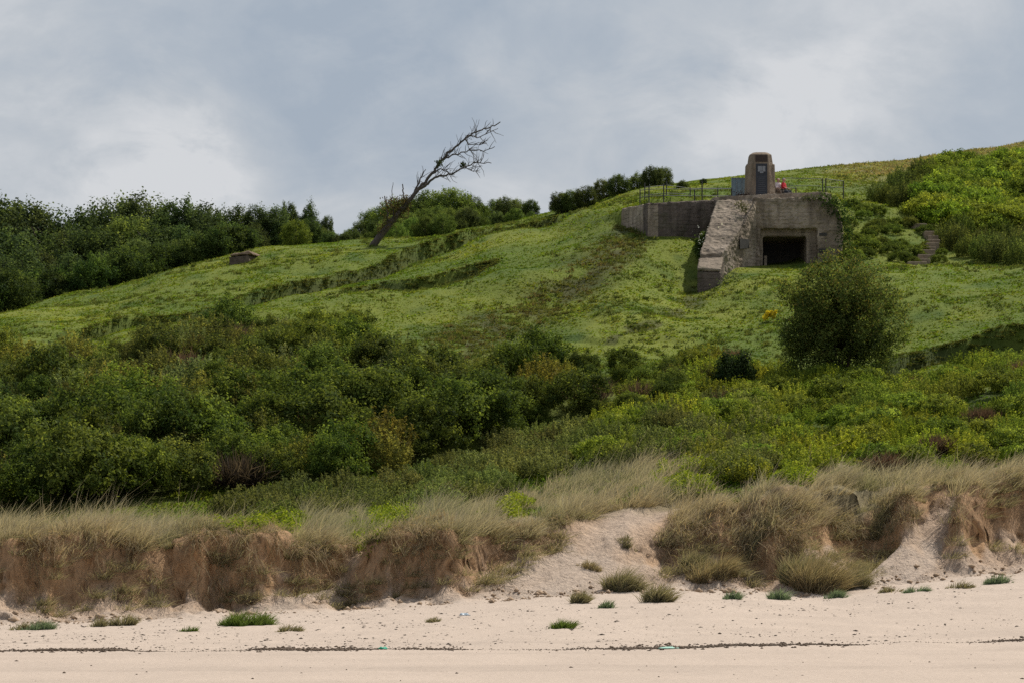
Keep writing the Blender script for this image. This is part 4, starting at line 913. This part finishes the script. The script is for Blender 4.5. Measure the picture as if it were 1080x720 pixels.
# ------------------------------------------------------------------ bunker
def erode(o, vox=.09, amp=.1, size=.7):
    m = o.modifiers.new('remesh', 'REMESH'); m.mode = 'VOXEL'; m.voxel_size = vox
    for a, s in ((amp, size), (amp * .5, size * .25)):
        t = bpy.data.textures.new('weather', 'CLOUDS'); t.noise_scale = s; d = o.modifiers.new('weather', 'DISPLACE'); d.texture = t; d.strength = a; d.mid_level = .5; d.texture_coords = 'GLOBAL'
Yb = 170.0; sb = Yb / F
def bx(px, Y=Yb): return (px - CX) * Y / F
bk = empty('bunker', (bx(835), Yb, zat(283, Yb)), 'weathered brown concrete bunker with a black square opening set in the hillside', 'bunker')
def inv(o): o.matrix_parent_inverse = bk.matrix_world.inverted(); return o
bpy.context.view_layer.update()
zg = zat(300, Yb)
z_top = zat(209, Yb)
# front slab with the large notch, then the body with the small one
out_ = [(bx(795), zg), (bx(795), z_top), (bx(866), z_top), (bx(880), zat(216, Yb)), (bx(886), zat(226, Yb)), (bx(889), zat(245, Yb)), (bx(889), zg), (bx(862), zg), (bx(862), zat(241, Yb)), (bx(801), zat(241, Yb)), (bx(801), zg)]
bm = bmesh.new(); prism(bm, out_, 'y', Yb, Yb + .62); o = inv(obj_bm('front_wall', bm, M_conc, bk)); erode(o, .07, .2, .7)
out2 = [(bx(796), zg), (bx(796), z_top - .05), (bx(864), z_top - .05), (bx(885), zat(228, Yb)), (bx(888), zg), (bx(851.5), zg), (bx(851.5), zat(248.5, Yb)), (bx(805.5), zat(248.5, Yb)), (bx(805.5), zg)]
bm = bmesh.new(); prism(bm, out2, 'y', Yb + .55, Yb + 4.6); o = inv(obj_bm('gun_room', bm, M_conc, bk)); erode(o, .07, .05, .6)
bm = bmesh.new(); box(bm, bx(800), bx(860), Yb + 4.3, Yb + 4.6, zg, zat(243, Yb)); inv(obj_bm('rear_wall', bm, M_darkconc, bk))
bm = bmesh.new(); box(bm, bx(806), bx(851), Yb + .7, Yb + 4.4, zat(290, Yb), zat(283.5, Yb)); inv(obj_bm('room_floor', bm, M_darkconc, bk))
bm = bmesh.new(); box(bm, bx(807.5), bx(810.5), Yb + 1.0, Yb + 1.3, zat(290, Yb), zat(268, Yb)); inv(obj_bm('concrete_post', bm, M_conc, bk))
# broken slots in the right pier, small window of the wing
for (a, b, c, d) in ((864, 872, 246, 249), (864, 873, 262.5, 266)):
    bm = bmesh.new(); box(bm, bx(a), bx(b), Yb - .05, Yb + .3, zat(d, Yb), zat(c, Yb)); inv(obj_bm('broken_slot', bm, M_darkconc, bk))
# wing wall running down towards the beach
st = [(172.2, (756, 211.5), (797, 209)), (170.2, (751, 226), (790, 222)), (168.2, (746, 242), (783, 238)), (165.6, (739, 265), (766, 262)), (165.2, (738.5, 268), (762, 267))]
bm = bmesh.new(); rows_ = []
for (Y, L, R) in st:
    l = P(L[0], L[1], Y); r = P(R[0], R[1], Y + .3); zb = 15.0
    rows_.append([bm.verts.new(tuple(l)), bm.verts.new(tuple(r)), bm.verts.new((r[0], r[1] + .4, zb)), bm.verts.new((l[0] - .15, l[1], zb))])
for A, B in zip(rows_[:-1], rows_[1:]):
    for i in range(4): bm.faces.new((A[i], B[i], B[(i + 1) % 4], A[(i + 1) % 4]))
bm.faces.new(rows_[0]); bm.faces.new(rows_[-1][::-1])
o = inv(obj_bm('wing_wall', bm, M_conc_wing, bk)); erode(o, .07, .2, .8)
# low end block of the wing, darker concrete as painted shade on its front
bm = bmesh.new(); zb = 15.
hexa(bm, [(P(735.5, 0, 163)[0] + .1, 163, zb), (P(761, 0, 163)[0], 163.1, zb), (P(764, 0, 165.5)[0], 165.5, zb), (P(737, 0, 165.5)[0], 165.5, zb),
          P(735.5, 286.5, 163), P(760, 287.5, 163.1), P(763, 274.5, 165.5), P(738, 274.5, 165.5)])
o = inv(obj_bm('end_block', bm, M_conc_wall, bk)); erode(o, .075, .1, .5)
bm = bmesh.new(); hexa(bm, [P(735.2, 286, 162.95), P(760.3, 287, 163.05), P(763, 274, 165.5), P(737.8, 274, 165.5), P(735.2, 282.5, 162.95), P(760.3, 283.5, 163.05), P(763, 271, 165.5), P(737.8, 271, 165.5)])
o = inv(obj_bm('lit_block_top', bm, M_conc_wing, bk)); erode(o, .06, .07, .5)  # thin paler layer added as the block's painted sunlit top
# flank joining wing and front, with its little window
bm = bmesh.new(); pts_ = [P(760, 0, 166.2), P(797.5, 0, 169.7), P(797.5, 0, 171.5), P(762, 0, 168.6)]
tops = [zat(284, 166.2), zat(210, 169.7), zat(210, 171.5), zat(270, 168.6)]
mid = P(783, 0, 168.35); 
vb = [(p[0], p[1], 15.) for p in pts_]; hexa(bm, vb + [(p[0], p[1], t) for p, t in zip(pts_, tops)])
o = inv(obj_bm('flank_wall', bm, M_conc, bk)); erode(o, .075, .12, .7)
a = P(780.5, 0, 167.85); b = P(790, 0, 168.8); 
bm = bmesh.new(); hexa(bm, [(a[0], a[1], zat(263, 168)), (b[0], b[1], zat(262, 168.9)), (b[0], b[1] + .5, zat(262, 168.9)), (a[0], a[1] + .5, zat(263, 168)), (a[0], a[1], zat(252, 168)), (b[0], b[1], zat(253, 168.9)), (b[0], b[1] + .5, zat(253, 168.9)), (a[0], a[1] + .5, zat(252, 168))])
inv(obj_bm('flank_window', bm, M_darkconc, bk))
# roof slab edge the memorial stands on
bm = bmesh.new(); prism(bm, [(bx(758), 173.0), (bx(797), 172.0), (bx(868), 170.7), (bx(880), 171.5), (bx(880), 178.5), (bx(748), 178.5), (bx(757), 173.2)], 'z', zat(222, 172), zat(209.8, 174)); o = inv(obj_bm('roof', bm, M_conc, bk)); erode(o, .09, .09, .6)
# plants along the roof edge
def edge_plants(name, pts3, n, sp, size, a, b, label, cat, parent=None):
    k = rng.integers(0, len(pts3) - 1, n); t = rng.random((n, 1)); A = np.array(pts3); p = A[k] * (1 - t) + A[k + 1] * t + rng.normal(0, 1, (n, 3)) * np.array(sp)
    v, q, c = leaf_cloud(p, unit(rng.normal(0, 1, (n, 3)) + [0, -.6, .6]), rng.uniform(.6, 1.3, n) * size, .6, leaf_cols(n, a, b, k, len(pts3)))
    return tag(mesh_np(name, v, [q], M_leaf, c), label, cat)
edge_plants('ivy', [P(864, 208, 170), P(876, 212, 169.9), P(886, 221, 169.9), P(892, 235, 169.8), P(893, 262, 169.6)], 1100, (.28, .2, .3), .15, (.03, .06, .014), (.065, .10, .022), 'dark ivy hanging over the right shoulder of the bunker', 'ivy')
edge_plants('roof_weeds', [P(842, 209, 170.1), P(852, 210, 170.0), P(858, 210, 170.1)], 160, (.2, .12, .09), .12, (.04, .06, .02), (.07, .08, .03), 'dark weeds growing on the bunker roof edge above the opening', 'weeds')
edge_plants('wing_weeds', [P(778, 214, 170.3), P(784, 218, 170.0), P(786, 222, 169.6)], 220, (.2, .18, .1), .12, (.08, .085, .04), (.13, .12, .06), 'pale dry weeds rooted at the top of the sloping bunker wing', 'weeds')
edge_plants('undergrowth', [P(764, 298, 162.6), P(772, 290, 163.2), P(766, 305, 162.0)], 260, (.3, .3, .2), .12, (.06, .085, .04), (.1, .13, .06), 'grey green plants at the foot of the bunker wing', 'plant')

# retaining wall left of the bunker
rw = empty('retaining_wall', (WALL[1][0], WALL[1][1], zat(255, 171.5)), 'dark concrete retaining wall left of the bunker, turning back into the grass bank', 'wall'); bpy.context.view_layer.update()
def wallseg(nm, p, q, tp, tq, th, mat):
    p = np.array(p[:2]); q = np.array(q[:2]); d = unit(q - p); nn = np.array([-d[1], d[0]]); nn = nn if nn[1] > 0 else -nn
    bm = bmesh.new(); c = [p, q, q + nn * th, p + nn * th]
    hexa(bm, [(*v, 17.) for v in c] + [(*c[0], tp), (*c[1], tq), (*c[2], tq + .05), (*c[3], tp + .05)])
    o = obj_bm(nm, bm, mat, rw); o.matrix_parent_inverse = rw.matrix_world.inverted(); erode(o, .09, .1, .8)
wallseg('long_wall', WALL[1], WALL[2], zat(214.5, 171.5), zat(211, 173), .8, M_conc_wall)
wallseg('return_wall', WALL[0], WALL[1], zat(220, 175.6), zat(214.7, 171.5), .7, M_conc)

# ------------------------------------------------------------------ memorial on the roof
Ym = 174.6; sm_ = Ym / F; xm = (801.5 - CX) * Ym / F; zr = zat(209, 174)
mo = empty('memorial', (xm, Ym, zr), 'tapered brown stone memorial with a dark inscribed panel on the bunker roof', 'monument'); bpy.context.view_layer.update()
def mpart(nm, bm, mat, bev=0):
    o = obj_bm(nm, bm, mat, mo)
    if bev: b = o.modifiers.new('bevel', 'BEVEL'); b.width = bev; b.segments = 2
    return o
def octa(w, d, c): return [(-w + c, -d), (w - c, -d), (w, -d + c), (w, d - c), (w - c, d), (-w + c, d), (-w, d - c), (-w, -d + c)]
def frust(bm, secs):
    R = [[bm.verts.new((x, y, z)) for x, y in octa(w, d, c)] for (w, d, c, z) in secs]
    bm.faces.new(R[0]); bm.faces.new(R[-1][::-1])
    for A, B in zip(R[:-1], R[1:]):
        for i in range(8): bm.faces.new((A[i], A[(i + 1) % 8], B[(i + 1) % 8], B[i]))
Hm = 48.5 * sm_; W = 15.2 * sm_
bm = bmesh.new(); frust(bm, [(W * .97, W * .97, .30, -.3), (W * .97, W * .97, .30, 0), (W * .86, W * .86, .28, Hm * .72), (W * .76, W * .76, .25, Hm * .945), (W * .5, W * .5, .2, Hm)]); mpart('shaft', bm, M_stone, .025)
bm = bmesh.new(); frust(bm, [(W * 1.04, W * .62, .1, -.2), (W * 1.04, W * .62, .1, Hm * .06), (W * .985, W * .6, .1, Hm * .73), (W * .93, W * .55, .1, Hm * .745)]); mpart('side_buttress', bm, M_stone, .02)
def face_y(z): return -W * (.97 + (.86 - .97) * z / (Hm * .72)) if z < Hm * .72 else -W * (.86 + (.76 - .86) * (z - Hm * .72) / (Hm * .225))
def slab(nm, x0, x1, z0, z1, off, th, mat):
    bm = bmesh.new(); hexa(bm, [(x0, face_y(z0) - off, z0), (x1, face_y(z0) - off, z0), (x1, face_y(z0) - off + th, z0), (x0, face_y(z0) - off + th, z0), (x0, face_y(z1) - off, z1), (x1, face_y(z1) - off, z1), (x1, face_y(z1) - off + th, z1), (x0, face_y(z1) - off + th, z1)])
    return mpart(nm, bm, mat)
slab('inscription_panel', -.34 + .03, .34 + .03, .08, Hm * .735, .02, .1, M_darkpanel)
slab('top_plaque', -.36 + .03, .36 + .03, Hm * .775, Hm * .925, .02, .1, M_bronze)
# raised pale emblem: three prongs joined below
bm = bmesh.new(); z1 = Hm * .68; z0 = Hm * .56; yy = face_y(z0) - .045
for (xa, xb, w) in ((-.2, -.12, .05), (-.02, 0.0, .05), (.2, .1, .05), (-.07, -.12, .04), (.06, .1, .04)):
    box(bm, min(xa, xb) + .03 - w / 2, max(xa, xb) + .03 + w / 2, yy - .005 * abs(xa) * 10, yy + .03, z0 + (.05 if abs(xa) < .1 else 0), z1)
box(bm, -.1 + .03, .1 + .03, yy - .012, yy + .03, z0 - .09, z0 + .02)
mpart('emblem', bm, M_pale)
for i in range(9):
    z = Hm * (.10 + .042 * i); bm = bmesh.new(); wv = random.uniform(.17, .27)
    box(bm, -wv + .03, wv + .03, face_y(z) - .026, face_y(z) + .02, z, z + .035); mpart('inscription_line', bm, principled('worn_lettering', (.075, .078, .085), .6) if i == 0 else bpy.data.materials['worn_lettering'])
# blue grey panel left of the memorial
pn = empty('information_panel', ((780 - CX) * 176.5 / F, 176.5, float(zr)), 'blue grey metal panel on posts just left of the stone memorial', 'panel', rz=.12); bpy.context.view_layer.update()
sp_ = 176.5 / F
bm = bmesh.new(); box(bm, -8 * sp_, 9 * sp_, -.06, .06, 3.0 * sp_, 25.5 * sp_); o = obj_bm('board', bm, M_panel, pn)
for x in (-8.6, -3.5, 2.2):
    bm = bmesh.new(); box(bm, (x - .45) * sp_, (x + .45) * sp_, -.1, -.062, -.1, 26.5 * sp_); obj_bm('post', bm, M_greymetal, pn)
bm = bmesh.new(); box(bm, -9 * sp_, 9.2 * sp_, -.085, .085, 25.6 * sp_, 26.6 * sp_); obj_bm('top_rail', bm, M_greymetal, pn)
edge_plants('undergrowth', [P(777, 207, 173.8), P(784, 206, 173.8), P(789, 207, 173.7)], 260, (.12, .12, .1), .09, (.05, .025, .02), (.09, .05, .04), 'low reddish brown plants at the left foot of the memorial', 'plant')

# ------------------------------------------------------------------ railings
def rail_run(name, label, posts, rails):
    X0, Y0 = posts[0][0], posts[0][2]; z0 = zat(posts[0][1][1], Y0); r = empty(name, ((X0 - CX) * Y0 / F, Y0, z0), label, 'railing', 'railings on the bunker'); bpy.context.view_layer.update()
    iv = r.matrix_world.inverted()
    for (px, (t, b), Y) in posts:
        v, f = tube_np([([P(px, b + 2, Y), P(px, (t + b) / 2, Y), P(px, t, Y)], [.036] * 3)], 6); o = mesh_np('post', v, [f], M_steel, parent=r, smooth=True); o.matrix_parent_inverse = iv
    for pts in rails:
        v, f = tube_np([([P(*p) for p in pts], [.02] * len(pts))], 6); o = mesh_np('rail', v, [f], M_rail, parent=r, smooth=True); o.matrix_parent_inverse = iv
rail_run('railing', 'thin metal railing along the top of the dark retaining wall, left of the memorial',
    [(675, (200, 217), 174), (684.5, (197, 214), 171.9), (700, (194, 213), 172.2), (732.5, (200, 212), 172.9), (740.5, (191, 211), 173.1), (771.5, (199, 210), 174)],
    [[(675, 201, 174), (684.5, 200, 171.9), (700, 199.5, 172.2), (732.5, 200, 172.9), (740.5, 199.5, 173.1), (771.5, 199.3, 174)], [(675, 208.5, 174), (684.5, 207.5, 171.9), (700, 206.5, 172.2), (732.5, 207, 172.9), (740.5, 207, 173.1), (771.5, 206.5, 174)]])
rail_run('railing', 'farther metal railing with pale rails in front of the rounded tree clump',
    [(680, (193, 214), 181), (703, (191, 211), 182), (728, (198, 209), 183), (757, (198, 208), 184), (783, (191, 207), 182)],
    [[(680, 198, 181), (703, 195.5, 182), (728, 199, 183), (757, 199, 184), (783, 199, 182)], [(680, 206, 181), (703, 204, 182), (728, 205, 183)]])
rail_run('railing', 'metal railing right of the seated people, around the bunker roof end',
    [(826, (188, 208), 181), (839.5, (198, 208), 173.5), (867.5, (188.5, 208), 174), (871, (188.5, 208), 174.2), (889.5, (191, 208), 176)],
    [[(826, 188, 181), (848, 188.5, 178), (867.5, 189, 174)], [(830, 196.3, 180), (848, 196.4, 178), (867.5, 196.5, 174)], [(830, 198.6, 173.4), (839.5, 198.6, 173.5)], [(871, 189, 174.2), (889.5, 191.3, 176)], [(871, 197.5, 174.2), (889.5, 198, 176)]])

# ------------------------------------------------------------------ people sitting beside the memorial
def skin_mesh(name, pts, edges, mat, parent, root=0, sub=2):
    me = bpy.data.meshes.new(name); me.from_pydata([p[:3] for p in pts], edges, []); o = bpy.data.objects.new(name, me); C.objects.link(o); o.parent = parent
    m = o.modifiers.new('skin', 'SKIN'); sv = me.skin_vertices[0].data if me.skin_vertices else None
    if sv is None:
        bpy.context.view_layer.objects.active = o; bm = bmesh.new(); bm.from_mesh(me); bm.verts.layers.skin.verify(); bm.to_mesh(me); bm.free(); sv = me.skin_vertices[0].data
    for i, p in enumerate(pts):
        r = p[3]; sv[i].radius = (r, r) if not isinstance(r, tuple) else r; sv[i].use_root = (i == root)
    m.use_smooth_shade = True
    s = o.modifiers.new('sub', 'SUBSURF'); s.levels = sub; s.render_levels = sub
    me.materials.append(mat); return o
def sitter(px, py_seat, Y, rz, label, top, bottom, head, shoes, lean):
    """seated figure, facing +x of its own frame, feet at z=0, seat at .42."""
    loc = P(px, 209, Y); loc[2] = zr; t = empty('person', loc, label, 'person', 'people sitting by the memorial', rz)
    hip = .46; L = lean
    def arm(s, st):
        return [(L * .85, s * .19, .93, .052), (.06 + L * .6, s * .235, .70, .044), (.30, s * .15, .60, .034), (.37, s * .12, .585, .03)]
    pts = [(0, 0, hip, .13), (L * .35, 0, .66, .125), (L * .8, 0, .88, .13), (L, 0, .99, .075), (L + .02, 0, 1.05, .06), (L + .04, 0, 1.13, (.09, .1)), (L + .04, 0, 1.22, (.09, .1))]
    ed = [(i, i + 1) for i in range(6)]; pts.append((L + .14, 0, 1.135, .016)); ed.append((5, 7))                       # nose
    for s in (-1, 1): pts.append((L + .03, s * .108, 1.14, .018)); ed.append((5, len(pts) - 1))                         # ears
    for s in (-1, 1):
        b = len(pts); pts += arm(s, 0); ed += [(2, b), (b, b + 1), (b + 1, b + 2), (b + 2, b + 3)]
        for f, (dy, ln) in enumerate(((-.025, .06), (-.008, .072), (.009, .068), (.026, .052))):
            c = len(pts); pts += [(.40, s * .12 + dy, .58, .010), (.40 + ln, s * .12 + dy * 1.2, .565, .008)]; ed += [(b + 3, c), (c, c + 1)]
        c = len(pts); pts += [(.385, s * .12 - s * .04, .59, .011), (.42, s * .12 - s * .055, .58, .009)]; ed += [(b + 3, c), (c, c + 1)]
        b = len(pts); pts += [(.05, s * .1, .45, .095), (.42, s * .12, .47, .065), (.47, s * .12, .25, .05), (.44, s * .12, .06, .038), (.54, s * .13, .035, .035)]; ed += [(0, b), (b, b + 1), (b + 1, b + 2), (b + 2, b + 3), (b + 3, b + 4)]
    skin_mesh('body', pts, ed, M_skin, t)
    sh = [(0, 0, hip + .02, .155), (L * .35, 0, .66, .148), (L * .8, 0, .88, .15), (L * .98, 0, .98, .085)]; e2 = [(0, 1), (1, 2), (2, 3)]
    for s in (-1, 1):
        b = len(sh); a = arm(s, 0); sh += [(a[0][0], a[0][1], a[0][2], .068), (a[1][0], a[1][1], a[1][2], .058), (.2, s * .18, .63, .048)]; e2 += [(2, b), (b, b + 1), (b + 1, b + 2)]
    skin_mesh('shirt', sh, e2, top, t)
    tr = [(0, 0, hip, .15)]; e3 = []
    for s in (-1, 1):
        b = len(tr); tr += [(.05, s * .1, .45, .108), (.42, s * .12, .47, .08), (.47, s * .12, .27, .066), (.445, s * .12, .1, .056)]; e3 += [(0, b), (b, b + 1), (b + 1, b + 2), (b + 2, b + 3)]
    skin_mesh('trousers', tr, e3, bottom, t)
    for s in (-1, 1): skin_mesh('shoe', [(.43, s * .12, .045, .05), (.52, s * .125, .04, .046), (.59, s * .13, .035, .036)], [(0, 1), (1, 2)], shoes, t)
    hr = [(L - .015, 0, 1.11, (.085, .10)), (L - .01, 0, 1.18, (.11, .115)), (L + .02, 0, 1.25, (.105, .11))]
    skin_mesh('hair' if head is M_hair else 'cap', hr, [(0, 1), (1, 2)], head, t)
    return t
bench = empty('bench', (0, 0, 0), 'low stone bench right of the memorial, under the seated people', 'bench')
Yp = 174.3; xs0 = (818.5 - CX) * Yp / F; bm = bmesh.new(); box(bm, xs0 - .1, xs0 + 1.0, Yp + .05, Yp + .5, zr + .31, zr + .40); obj_bm('seat', bm, M_stone, bench)
for dx in (0, .75):
    bm = bmesh.new(); box(bm, xs0 + dx, xs0 + dx + .14, Yp + .1, Yp + .45, zr - .1, zr + .308); obj_bm('support', bm, M_stone, bench)
sitter(819.8, 0, Yp + .28, -.9, 'person with brown hair and a white top sitting against the memorial', M_white, M_tan, M_hair, M_dark, .06)
sitter(826.2, 0, Yp + .22, -.5, 'person in a red top and grey cap sitting right of the one in white', M_red, M_dark, M_cap, M_dark, .02)
bg = empty('bag', P(829.5, 208.7, Yp - .35), 'dark rucksack standing on the bunker roof in front of the person in red', 'bag')
bm = bmesh.new(); bmesh.ops.create_icosphere(bm, subdivisions=3, radius=.2); 
for v in bm.verts: v.co.z = v.co.z * 1.25 + .22; v.co.y *= .7
obj_bm('sack', bm, M_dark, bg, True)
bm = bmesh.new(); bmesh.ops.create_icosphere(bm, subdivisions=2, radius=.12)
for v in bm.verts: v.co.y = v.co.y * .6 - .13; v.co.z += .15
obj_bm('front_pocket', bm, M_dark, bg, True)

# ------------------------------------------------------------------ steps, path, ruin
pts_ = [(967, 275.5, 168.8), (972, 271.5, 169.8), (976.5, 266, 170.9), (978, 261, 172), (981.5, 257, 173), (983.5, 251.5, 174.2), (984.5, 247, 175.2), (984, 242.5, 176.2), (980, 239, 177.2), (969, 233, 179), (958, 228.5, 180.8)]
sw = empty('stairway', P(967, 276, 168.6), 'weathered earth and timber steps climbing the slope beside the brambles', 'steps'); bpy.context.view_layer.update(); iv = sw.matrix_world.inverted()
for i, (a, b, Y) in enumerate(pts_):
    p = P(a, b, Y); z = float(G(p[0], Y)); w = random.uniform(.28, .5) * (1.3 if i < 3 else 1)
    bm = bmesh.new(); box(bm, p[0] - w, p[0] + w, Y - .15, Y + 1.0, z - .9, max(z, z * .5 + p[2] * .5) + .07); o = obj_bm('step', bm, M_stepwood, sw); o.matrix_parent_inverse = iv
    bv = o.modifiers.new('b', 'BEVEL'); bv.width = .04; bv.segments = 2; o.rotation_euler = (0, random.uniform(-.0, .0), 0)
for (a_, b_, Y_) in ((962, 272, 169.5), (970, 262, 171.5), (973, 254, 173.2), (976, 247, 175), (990, 268, 170), (993, 258, 172.5), (994, 248, 175), (976, 236, 178.2), (962, 227, 180.5), (955, 232, 179)):
    X_ = (a_ - CX) * Y_ / F; add('verge_plant', random.choice(low), X_, Y_, random.uniform(.38, .6), 'small green plant growing at the edge of the timber steps', 'plant', 'plants along the steps', tj((.85, .9, .85)))
pt = [(906, 207, 184), (912, 206.5, 185), (920, 206, 186)]
def sheet(name, pts, w, mat, label):
    vv = []; 
    for (a, b, Y) in pts:
        X = (a - CX) * Y / F
        for k in np.linspace(-w, w, 5): vv.append((X + .15 * k, Y + k, float(G(X + .15 * k, Y + k)) + .06))
    n = len(pts); q = [[i * 5 + j, i * 5 + j + 1, (i + 1) * 5 + j + 1, (i + 1) * 5 + j] for i in range(n - 1) for j in range(4)]
    return tag(mesh_np(name, np.array(vv), [np.array(q)], mat, np.tile(np.array([[.45, .37, .26]]), (len(vv), 1))), label, 'path', None, 'structure')
sheet('path', [(x, 0, y) for x, y in ((904, 181.5), (908, 181.8), (913, 182.1), (918, 182.5), (922, 183))], .7, M_sand, 'bare sandy path above the bunker')
X, Y = ground_hit(254, 280); z = float(G(X, Y)); s = Y / F
ru = empty('ruin', (X, Y, z), 'small broken brown concrete ruin half buried in the grass in front of the left wood', 'ruin', rz=-.1)
bm = bmesh.new(); hexa(bm, [(-11 * s, -.2, -.8), (10 * s, -.1, -.4), (12 * s, 1.8, -.4), (-10 * s, 1.8, -.8), (-12 * s, -.2, 6.5 * s), (8 * s, -.1, 8.5 * s), (11 * s, 1.8, 10 * s), (-10 * s, 1.8, 8 * s)])
o = obj_bm('wall', bm, principled('rusty_brown_concrete', (.11, .082, .06), .95, 3, .5, .6, .06), ru); erode(o, .08, .12, .5)
bm = bmesh.new(); hexa(bm, [(-12.5 * s, -.3, 7.2 * s), (12 * s, -.2, 9.4 * s), (14 * s, 2.4, 10.6 * s), (-11 * s, 2.4, 8.6 * s), (-8 * s, -.2, 10.0 * s), (9 * s, -.1, 13 * s), (12 * s, 2.4, 13.5 * s), (-7 * s, 2.4, 11 * s)])
o = obj_bm('roof_slab', bm, principled('brown_slab', (.19, .13, .085), .95, 3, .4, .6, .06), ru); erode(o, .07, .1, .5)

# ------------------------------------------------------------------ camera, sky, sun
sc = bpy.context.scene
cam = bpy.data.cameras.new('camera'); co = bpy.data.objects.new('camera', cam); C.objects.link(co); sc.camera = co
co.location = (0, 0, CZ); co.rotation_euler = (math.radians(90), 0, 0)
cam.sensor_width = 36; cam.sensor_fit = 'HORIZONTAL'; cam.lens = F / 1080 * 36; cam.shift_y = (HY - 360) / 1080; cam.clip_end = 8000; cam.clip_start = .5
EL, AZ = math.radians(55), math.radians(50)                    # the sun stands high behind the hill, to the right
w = bpy.data.worlds.new('World'); sc.world = w; w.use_nodes = True; nt = w.node_tree; nt.nodes.clear()
out = N(nt, 'ShaderNodeOutputWorld'); bgn = N(nt, 'ShaderNodeBackground'); bgn.inputs['Strength'].default_value = .1
skyt = N(nt, 'ShaderNodeTexSky', sky_type='NISHITA'); skyt.sun_disc = False; skyt.sun_elevation = EL; skyt.sun_rotation = AZ; skyt.air_density = 1.2; skyt.dust_density = 2.0
tc = N(nt, 'ShaderNodeTexCoord'); mp = N(nt, 'ShaderNodeMapping'); mp.inputs['Scale'].default_value = (1, 1, 1.7); mp.inputs['Location'].default_value = (.37, .2, .11); nt.links.new(tc.outputs['Generated'], mp.inputs['Vector'])
c1 = noise(nt, 7.5, 7, .52, mp.outputs[0], .25); c2 = noise(nt, 16., 8, .58, mp.outputs[0], .5); c3 = ramp(nt, noise(nt, 26., 9, .62, mp.outputs[0], .35), [(.38, (0, 0, 0)), (.56, (1, 1, 1))])
cl = mathn(nt, 'ADD', mathn(nt, 'MULTIPLY', c1, .6), mathn(nt, 'MULTIPLY', c2, .4))
wob = mixc(nt, .06, tc.outputs['Generated'], N(nt, 'ShaderNodeTexNoise').outputs['Color'], 'ADD')
wn = [n_ for n_ in nt.nodes if n_.type == 'TEX_NOISE'][-1]; setin(wn, Scale=14., Detail=7., Roughness=.6); nt.links.new(tc.outputs['Generated'], wn.inputs['Vector'])
for (a_, b_, r_, k_) in ((50, 120, 190, .03), (165, 150, 110, .045), (130, 200, 80, .05), (225, 200, 60, .045), (505, 68, 38, .06), (690, 100, 130, .045), (790, 130, 90, .045), (930, 80, 150, .04), (420, 110, 150, -.05), (330, 30, 130, -.035), (560, 190, 130, -.02), (1000, 150, 90, -.03), (800, 20, 90, -.03)):
    v_ = np.array([(a_ - CX) / F, 1., (HY - b_) / F]); v_ /= np.linalg.norm(v_); v_ += .03
    dn_ = N(nt, 'ShaderNodeVectorMath', operation='DISTANCE'); nt.links.new(wob, dn_.inputs[0]); dn_.inputs[1].default_value = tuple(v_)
    mr_ = N(nt, 'ShaderNodeMapRange', interpolation_type='SMOOTHSTEP'); nt.links.new(dn_.outputs['Value'], mr_.inputs[0])
    for i_, q_ in ((1, r_ / F * 1.5), (2, 0.), (3, 0.), (4, k_)): mr_.inputs[i_].default_value = q_
    cl = mathn(nt, 'ADD', cl, mathn(nt, 'MULTIPLY', mr_.outputs[0], mathn(nt, 'ADD', mathn(nt, 'MULTIPLY', c3, 1.25), .25)))
cc = ramp(nt, cl, [(.38, (3.7, 4.3, 5.1)), (.48, (4.35, 4.85, 5.5)), (.56, (5.15, 5.5, 5.95)), (.67, (6.6, 6.75, 7.0))])
sx = N(nt, 'ShaderNodeSeparateXYZ'); nt.links.new(tc.outputs['Generated'], sx.inputs[0])
cf = N(nt, 'ShaderNodeMapRange'); nt.links.new(sx.outputs[2], cf.inputs[0])
for i_, v_ in ((1, .26), (2, .55), (3, .96), (4, .6)): cf.inputs[i_].default_value = v_
skm = mixc(nt, cf.outputs[0], skyt.outputs[0], cc)
nt.links.new(skm, bgn.inputs['Color']); nt.links.new(bgn.outputs[0], out.inputs[0])
sl = bpy.data.lights.new('sun', 'SUN'); sl.energy = 4.7; sl.angle = math.radians(.55); sl.color = (1, .95, .87); so = bpy.data.objects.new('sun', sl); C.objects.link(so)
from mathutils import Vector
sd = Vector((math.sin(AZ) * math.cos(EL), math.cos(AZ) * math.cos(EL), math.sin(EL))); so.rotation_euler = sd.to_track_quat('Z', 'Y').to_euler(); so.location = (0, 0, 60)
sc.view_settings.view_transform = 'Standard'; sc.view_settings.look = 'None'; sc.view_settings.exposure = 0; sc.view_settings.gamma = 1
cy = sc.cycles; cy.use_denoising = False; cy.max_bounces = 6; cy.diffuse_bounces = 3; cy.glossy_bounces = 2; cy.transmission_bounces = 3; cy.transparent_max_bounces = 4
